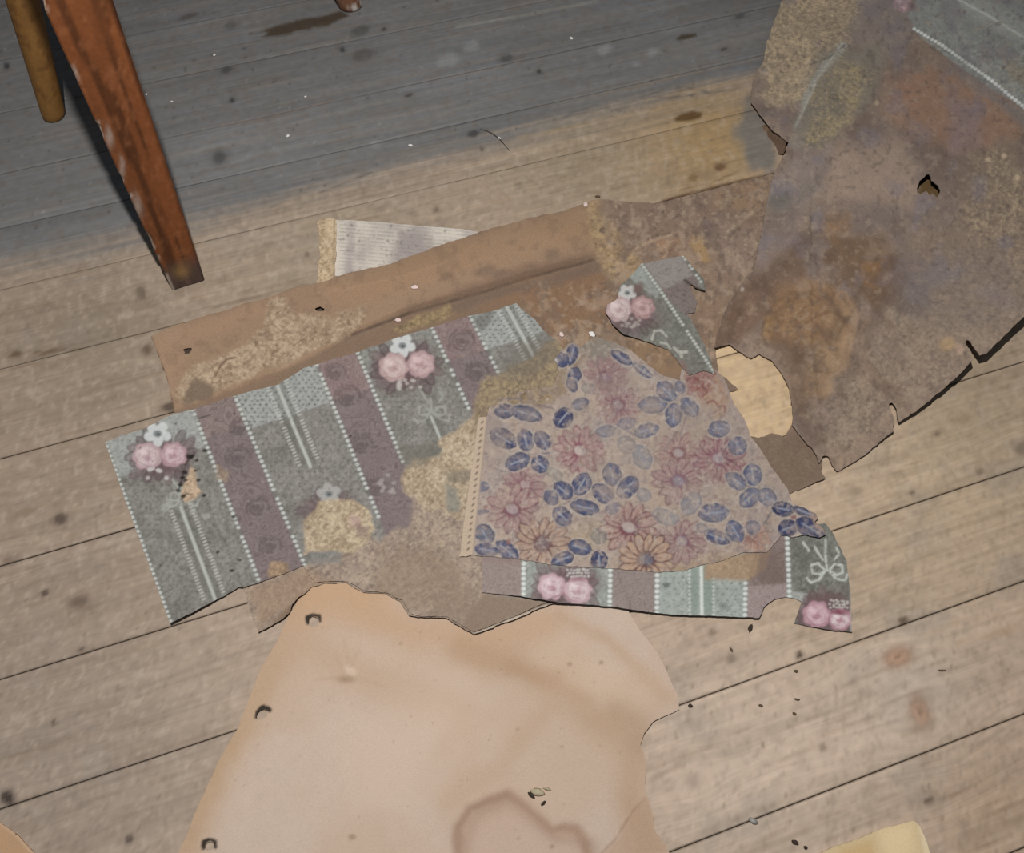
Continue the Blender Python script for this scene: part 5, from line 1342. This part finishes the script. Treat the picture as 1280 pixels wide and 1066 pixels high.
# --- table: square tapered red-brown legs
RED = s2l((118, 68, 36)) * 1.0
def square_leg(base, top, w0, w1, face, parent, worn=True):
    """base and top centres, width at the foot and at the top, face = direction the broad face looks"""
    ax = (top - base); H = ax[2]
    fx = np.array([math.cos(face + math.pi / 2), math.sin(face + math.pi / 2), 0]); fy = np.array([math.cos(face), math.sin(face), 0])
    zs = np.concatenate([[0, .0015], np.linspace(.006, H, 120)])
    rings = []
    for i, z in enumerate(zs):
        t = z / H
        w = (w0 + (w1 - w0) * min(t, zA / H)) / 2; d = w * .42
        b = .0022 if i else .0045
        if i == 0: w -= .002; d -= .002
        c = base + ax * t
        pts = []
        K = 15
        prof = []
        for j in range(K): prof.append((-w + b + (2 * w - 2 * b) * j / (K - 1), d))
        for j in range(1, 4): prof.append((w, d - b - (2 * d - 2 * b) * (j - 1) / 2))
        for j in range(K): prof.append((w - b - (2 * w - 2 * b) * j / (K - 1), -d))
        for j in range(1, 4): prof.append((-w, -d + b + (2 * d - 2 * b) * (j - 1) / 2))
        for (px, py) in prof:
            n = (float(fbm(np.array([z * 1000.]), np.array([px * 900. + py * 400]), 18, 3, 601)[0]) - .5) * .0007
            chip = 0
            if worn and px < -w + .004 and py > 0:          # splintered front edge
                chip = max(0, float(fbm(np.array([z * 1000.]), np.array([3.]), 26, 3, 611)[0]) - .55) * .012 * (1 if z > .06 else 0)
            pts.append(c + fx * (px + chip) + fy * (py + n - chip * .7))
        rings.append(np.array(pts))
    v, q, tr = loft(rings)
    me = raw_mesh('leg', v, q, tr, [False] * (len(q) + len(tr)))
    def colour(p):
        t = (p[2] - base[2]) / H; c = base + ax * t; z = p[2] - base[2]
        r = p - c; px, py = r @ fx, r @ fy; w = (w0 + (w1 - w0) * min(t, zA / H)) / 2
        g = float(fbm(np.array([px * 1000. * 2.2]), np.array([z * 1000. * .14]), 22, 3, 621)[0])
        k = .72 + .55 * g
        col = RED * k
        g2 = float(fbm(np.array([px * 1000. * 2.6]), np.array([z * 1000. * .12]), 17, 2, 622)[0])
        col = col * (1 - .5 * min(1, max(0, (g2 - .6) / .08)))
        g3 = float(fbm(np.array([px * 1000.]), np.array([z * 1000.]), 9, 3, 623)[0])
        k3 = min(1, max(0, (g3 - .62) / .1)) * .35; col = col * (1 - k3) + s2l((150, 96, 62)) * k3
        foot = 1 - min(1, max(0, (z - .030) / .030))
        dark = s2l((76, 62, 58)) * (.7 + .7 * g)
        col = col * (1 - foot * .92) + dark * foot * .92
        wp = math.exp(-(((px + .002) / (w * .45)) ** 2 + ((z - .030) / .013) ** 2))
        col = col * (1 - .75 * wp) + s2l((150, 116, 70)) * .75 * wp
        if px < -w + .003 and py > 0:                        # bare wood where the edge chipped
            e = float(fbm(np.array([z * 1000.]), np.array([3.]), 26, 3, 611)[0])
            k2 = min(1, max(0, (e - .52) / .1))
            col = col * (1 - k2 * .85) + s2l((176, 160, 146)) * k2 * .85
        uu, vv = pix(p[0], p[1], p[2])
        for (cu, cv, a_, b_) in ((137, 170, 5, 14), (171, 258, 7, 15), (153, 205, 3, 18)):
            k4 = math.exp(-(((uu - cu) / a_) ** 2 + ((vv - cv) / b_) ** 2)) if px < -w * .55 else 0
            col = col * (1 - k4 * .85) + s2l((158, 142, 130)) * k4 * .85
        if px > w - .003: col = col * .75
        return col
    paint_leg(me, v, colour)
    return link('leg', me, WOODP, parent)

zA = .43
baseA = ray_at(234, 351, 0.0); topA = ray_at(96, -4, zA)
# the leg goes on to the underside of the table
full = .74
leg_dir = topA - baseA
topF = baseA + leg_dir * (full / leg_dir[2])
wA0 = 41 * .00127; wA1 = wA0 + (80 * .00093 - wA0) * full / zA
table = empty('wooden_table', (float(baseA[0]) - .45, float(baseA[1]) + .38, 0))
tag(table, 'old table with a square tapering red-brown leg, worn dark at its foot', 'table')
def rel(o, root): o.matrix_parent_inverse = root.matrix_world.inverted()
bpy.context.view_layer.update()
faceA = math.atan2(-(baseA[1]) + .25, -baseA[0]) - .32
la = square_leg(baseA, topF, wA0, wA1, faceA, table)
rel(la, table)
# --- bench: round yellow-brown legs
def round_leg(pa, pb, z1, r0, r1, parent, cols, r_end=.010, tip=None):
    """pa: foot centre on the floor, pb: point of the axis at height z1"""
    d = (pb - pa) / (pb[2] - pa[2])
    zs = [0, .0008, .003, .007, .012, .02] + list(np.linspace(.03, .43, 70))
    rings = []
    n = 28
    for z in zs:
        r = r0 + (r1 - r0) * min(z, .5) / z1
        k = 1.0 if z >= r_end else math.sqrt(max(0.0, 1 - ((r_end - z) / r_end) ** 2)) * .28 + .72
        c = pa + d * z
        a = np.arange(n) * math.tau / n
        rings.append(np.stack([c[0] + np.cos(a) * r * k, c[1] + np.sin(a) * r * k, np.full(n, c[2])], 1))
    v, q, tr = loft(rings)
    me = raw_mesh('leg', v, q, tr, [True] * len(q) + [False] * len(tr))
    V = v
    g = fbm(V[:, 0] * 1500, V[:, 2] * 500, 22, 4, 631); g2 = fbm(V[:, 0] * 1000 + V[:, 1] * 700, V[:, 2] * 1000, 12, 3, 632)
    col = cols[0] * (1 - g)[:, None] + cols[1] * g[:, None]
    k = sm(.60, .72, g2)[:, None]
    col = col * (1 - k * .6) + cols[2] * k * .6
    if tip is not None:
        k = sm(.020, .006, V[:, 2])[:, None] * sm(.3, .6, g2)[:, None]
        col = col * (1 - k) + tip * k
    set_col(me, col)
    return link('leg', me, WOODP, parent)

yel = (s2l((104, 72, 34)) * 1.15, s2l((128, 92, 48)) * 1.15, s2l((92, 56, 30)))
bB = ray_at(68, 146, 0.0); tB = ray_at(28, -2, .19)
bC = ray_at(439, 8, 0.0); tC = bC + np.array([-.05, .03, .19])
bench = empty('round_legged_bench', (float((bB[0] + bC[0]) / 2), float((bB[1] + bC[1]) / 2) + .18, 0))
tag(bench, 'bench on round yellow-brown legs standing on the grey boards', 'bench')
bpy.context.view_layer.update()
l1 = round_leg(bB, tB, .19, .0205, .0265, bench, yel); rel(l1, bench)
brn = (s2l((100, 64, 44)), s2l((126, 86, 62)), s2l((150, 142, 134)))
l2 = round_leg(bC, tC, .19, .0245, .028, bench, brn, tip=s2l((190, 184, 176)) * 1.2); rel(l2, bench)
l2['label'] = 'browner leg with a whitish worn tip'
bp = np.array([-.13, .40, 0])
for p, t in ((bB, tB), (bC, tC)):
    lb = round_leg(p + bp, t + bp, .19, .022, .027, bench, yel); rel(lb, bench)
sB = bB + (tB - bB) * (.44 / .19); sC = bC + (tC - bC) * (.44 / .19)
# seat plank across the four leg tops
ex = (sC - sB) / np.linalg.norm(sC[:2] - sB[:2]); ex[2] = 0; ey = np.array([-ex[1], ex[0], 0])
L = float(np.linalg.norm(sC[:2] - sB[:2]))
def sv(a, b, z): p = sB + ex * a + ey * b; return (p[0], p[1], z)
rings = [np.array([sv(-.05 + q, -.03 + q, z), sv(L + .06 - q, -.03 + q, z), sv(L + .06 - q, .46 - q, z), sv(-.05 + q, .46 - q, z)]) for z, q in ((.425, .006), (.431, 0), (.454, 0), (.46, .006))]
v, q, t = loft(rings)
me = raw_mesh('seat', v, q, t); set_col(me, np.tile(s2l((150, 100, 50)), (len(v), 1)))
so = link('seat', me, WOODP, bench); rel(so, bench)

# ------------------------------------------------------------------ crumbs and bits lying about
WHITE = flat_mat('plaster_white', (.78, .74, .70), .9)
PINKW = flat_mat('pinkish_paper_bit', (.72, .56, .52), .9)
DARKB = flat_mat('dark_dirt', (.045, .032, .024), .85)
BARK = flat_mat('brown_chip', (.11, .075, .045), .85)
STRAW = flat_mat('dry_plant', (.42, .36, .24), .85)
STEEL = flat_mat('dull_metal', (.30, .29, .27), .45)
TWIG = flat_mat('dark_twig', (.06, .05, .04), .8)

def pebble(name, u, v, rx, ry, h, ang, mat, seed):
    """a lumpy crumb, sizes in photo pixels"""
    x, y, z = floor_z(u, v)
    s = 1.05 / 900 * (1 + (533 - v) / 2600)
    rnd = random.Random(seed)
    n, m = 9, 4
    rings = []
    for i in range(m + 1):
        f = math.pi / 2 * i / m
        rr = max(math.cos(f), .12)
        ring = []
        for j in range(n):
            a = math.tau * j / n
            k = rr * rnd.uniform(.8, 1.2)
            px, py = math.cos(a) * rx * k * s, math.sin(a) * ry * k * s
            ca_, sa_ = math.cos(-math.radians(ang)), math.sin(-math.radians(ang))
            ring.append((px * ca_ - py * sa_, px * sa_ + py * ca_, math.sin(f) * h * s * rnd.uniform(.85, 1.1)))
        rings.append(np.array(ring))
    vv, qq, tt_ = loft(rings)
    me = raw_mesh(name, vv, qq, tt_)
    o = link(name, me, mat)
    o.location = (x, y, z + .0001)
    return o

G1 = 'white crumbs on the grey boards'
for i, (u, v, r, lab) in enumerate([(513, 182, 3.2, 'white crumb on grey boards, nearest above the ruled paper scrap'), (624, 173, 2.8, 'white crumb on grey boards beside the curved twig'),
                                    (714, 48, 3.2, 'lone white crumb near the far edge, right of the middle'), (268, 69, 2.6, 'white crumb on grey boards left of the long brown mark'),
                                    (360, 170, 3.0, 'white crumb on grey boards between the table leg and the scrap'), (382, 121, 2.2, 'small white crumb just below the long brown mark'),
                                    (183, 118, 2.2, 'tiny white crumb right beside the red-brown leg'), (215, 127, 2.0, 'tiny white crumb a hand from the red-brown leg')]):
    o = pebble('plaster_crumb', u, v, r, r * .75, r * .6, 30 * i, WHITE, 40 + i)
    tag(o, lab, 'crumb', G1)
for i, (u, v, r, lab) in enumerate([(518, 359, 4.6, 'pinkish white flake on the rolled brown paper, nearer the rose bunch'), (496, 394, 4.2, 'pinkish flake just below the roll, above the second rose bunch'),
                                    (740, 418, 4.4, 'white flake at the top edge of the daisy paper'), (702, 418, 3.6, 'buff flake on bare brown paper beside the grey stripes'),
                                    (732, 256, 4.0, 'pale flake at the far edge of the brown roll')]):
    o = pebble('paper_flake', u, v, r * 1.1, r * .8, r * .3, 25 * i, PINKW if i != 2 else WHITE, 60 + i)
    tag(o, lab, 'flake', 'paper flakes on the brown sheet')
for i, (u, v, rx, ry, ang, lab) in enumerate([(938, 785, 2.8, 6.5, 25, 'dark upright splinter just below the striped strip'), (914, 812, 1.6, 4, -25, 'thin dark sliver left of a round knot on pale boards'),
                                              (994, 1053, 5, 3.2, 20, 'larger curled black dropping near the lower seam'), (1007, 1059, 3, 2.6, 0, 'small round black dropping beside the curled one'),
                                              (863, 882, 3.4, 2.8, 0, 'dark grain stuck in the seam at the tan paper corner'), (951, 882, 3.4, 2, 15, 'small dark chip on the wide pale board'),
                                              (996, 874, 4, 1.6, 10, 'flat brown chip on the wide pale board'), (993, 892, 3, 2.2, 30, 'brown grain on the wide pale board, below a flat chip'),
                                              (995, 839, 3.2, 2.2, 0, 'brown grain right below a board seam'), (1177, 838, 6, 1.4, 0, 'thin dark sliver right of the reddish knot'), (747, 246, 4, 2.6, 0, 'dark bit at the end of the brown roll')]):
    o = pebble('dirt_crumb', u, v, rx * .85, ry * .85, min(rx, ry) * .6, ang, DARKB if i in (0, 2, 3, 4) else BARK, 80 + i)
    tag(o, lab, 'crumb', 'dark bits on the floor')
o = pebble('metal_bit', 941, 1026, 6, 3.6, 4, 35, STEEL, 101); tag(o, 'greyish metal bit caught in the lowest board seam', 'metal bit')
o = pebble('plant_bit', 672, 990, 9, 4.5, 3.5, 10, STRAW, 102); tag(o, 'small dry plant tuft on the tan paper', 'plant bit')
for k, (u, v, rx, ry, ang) in enumerate([(664, 994, 5, 2, 40), (679, 1004, 3.6, 1.8, -40), (684, 986, 5, 1.6, 15)]):
    s_ = pebble('stalk', u, v, rx, ry, 2.4, ang, DARKB if k < 2 else STRAW, 110 + k)
    bpy.context.view_layer.update(); s_.parent = o; s_.matrix_parent_inverse = o.matrix_world.inverted()

def thread(name, pts, r, mat, z=.0014):
    """a thin round bit that follows points on the floor"""
    c = [np.array(floor_z(u, v)) + np.array([0, 0, z]) for u, v in pts]
    rings = []
    for i, p in enumerate(c):
        d = c[min(i + 1, len(c) - 1)] - c[max(i - 1, 0)]; d /= np.linalg.norm(d)
        a = np.cross(d, [0, 0, 1]); a /= np.linalg.norm(a); b = np.cross(a, d)
        k = r * (1 - .75 * abs(2 * i / (len(c) - 1) - 1) ** 2)
        rings.append(np.array([p + (a * math.cos(t) + b * math.sin(t)) * k for t in np.arange(6) * math.tau / 6]))
    v, q, t = loft(rings)
    return link(name, raw_mesh(name, v, q, t), mat)
tw = thread('curved_twig', [(600, 162), (608, 164), (616, 168), (624, 174), (631, 182), (638, 190)], .0009, TWIG)
tag(tw, 'thin curved dark twig at the edge of the grey boards', 'twig')
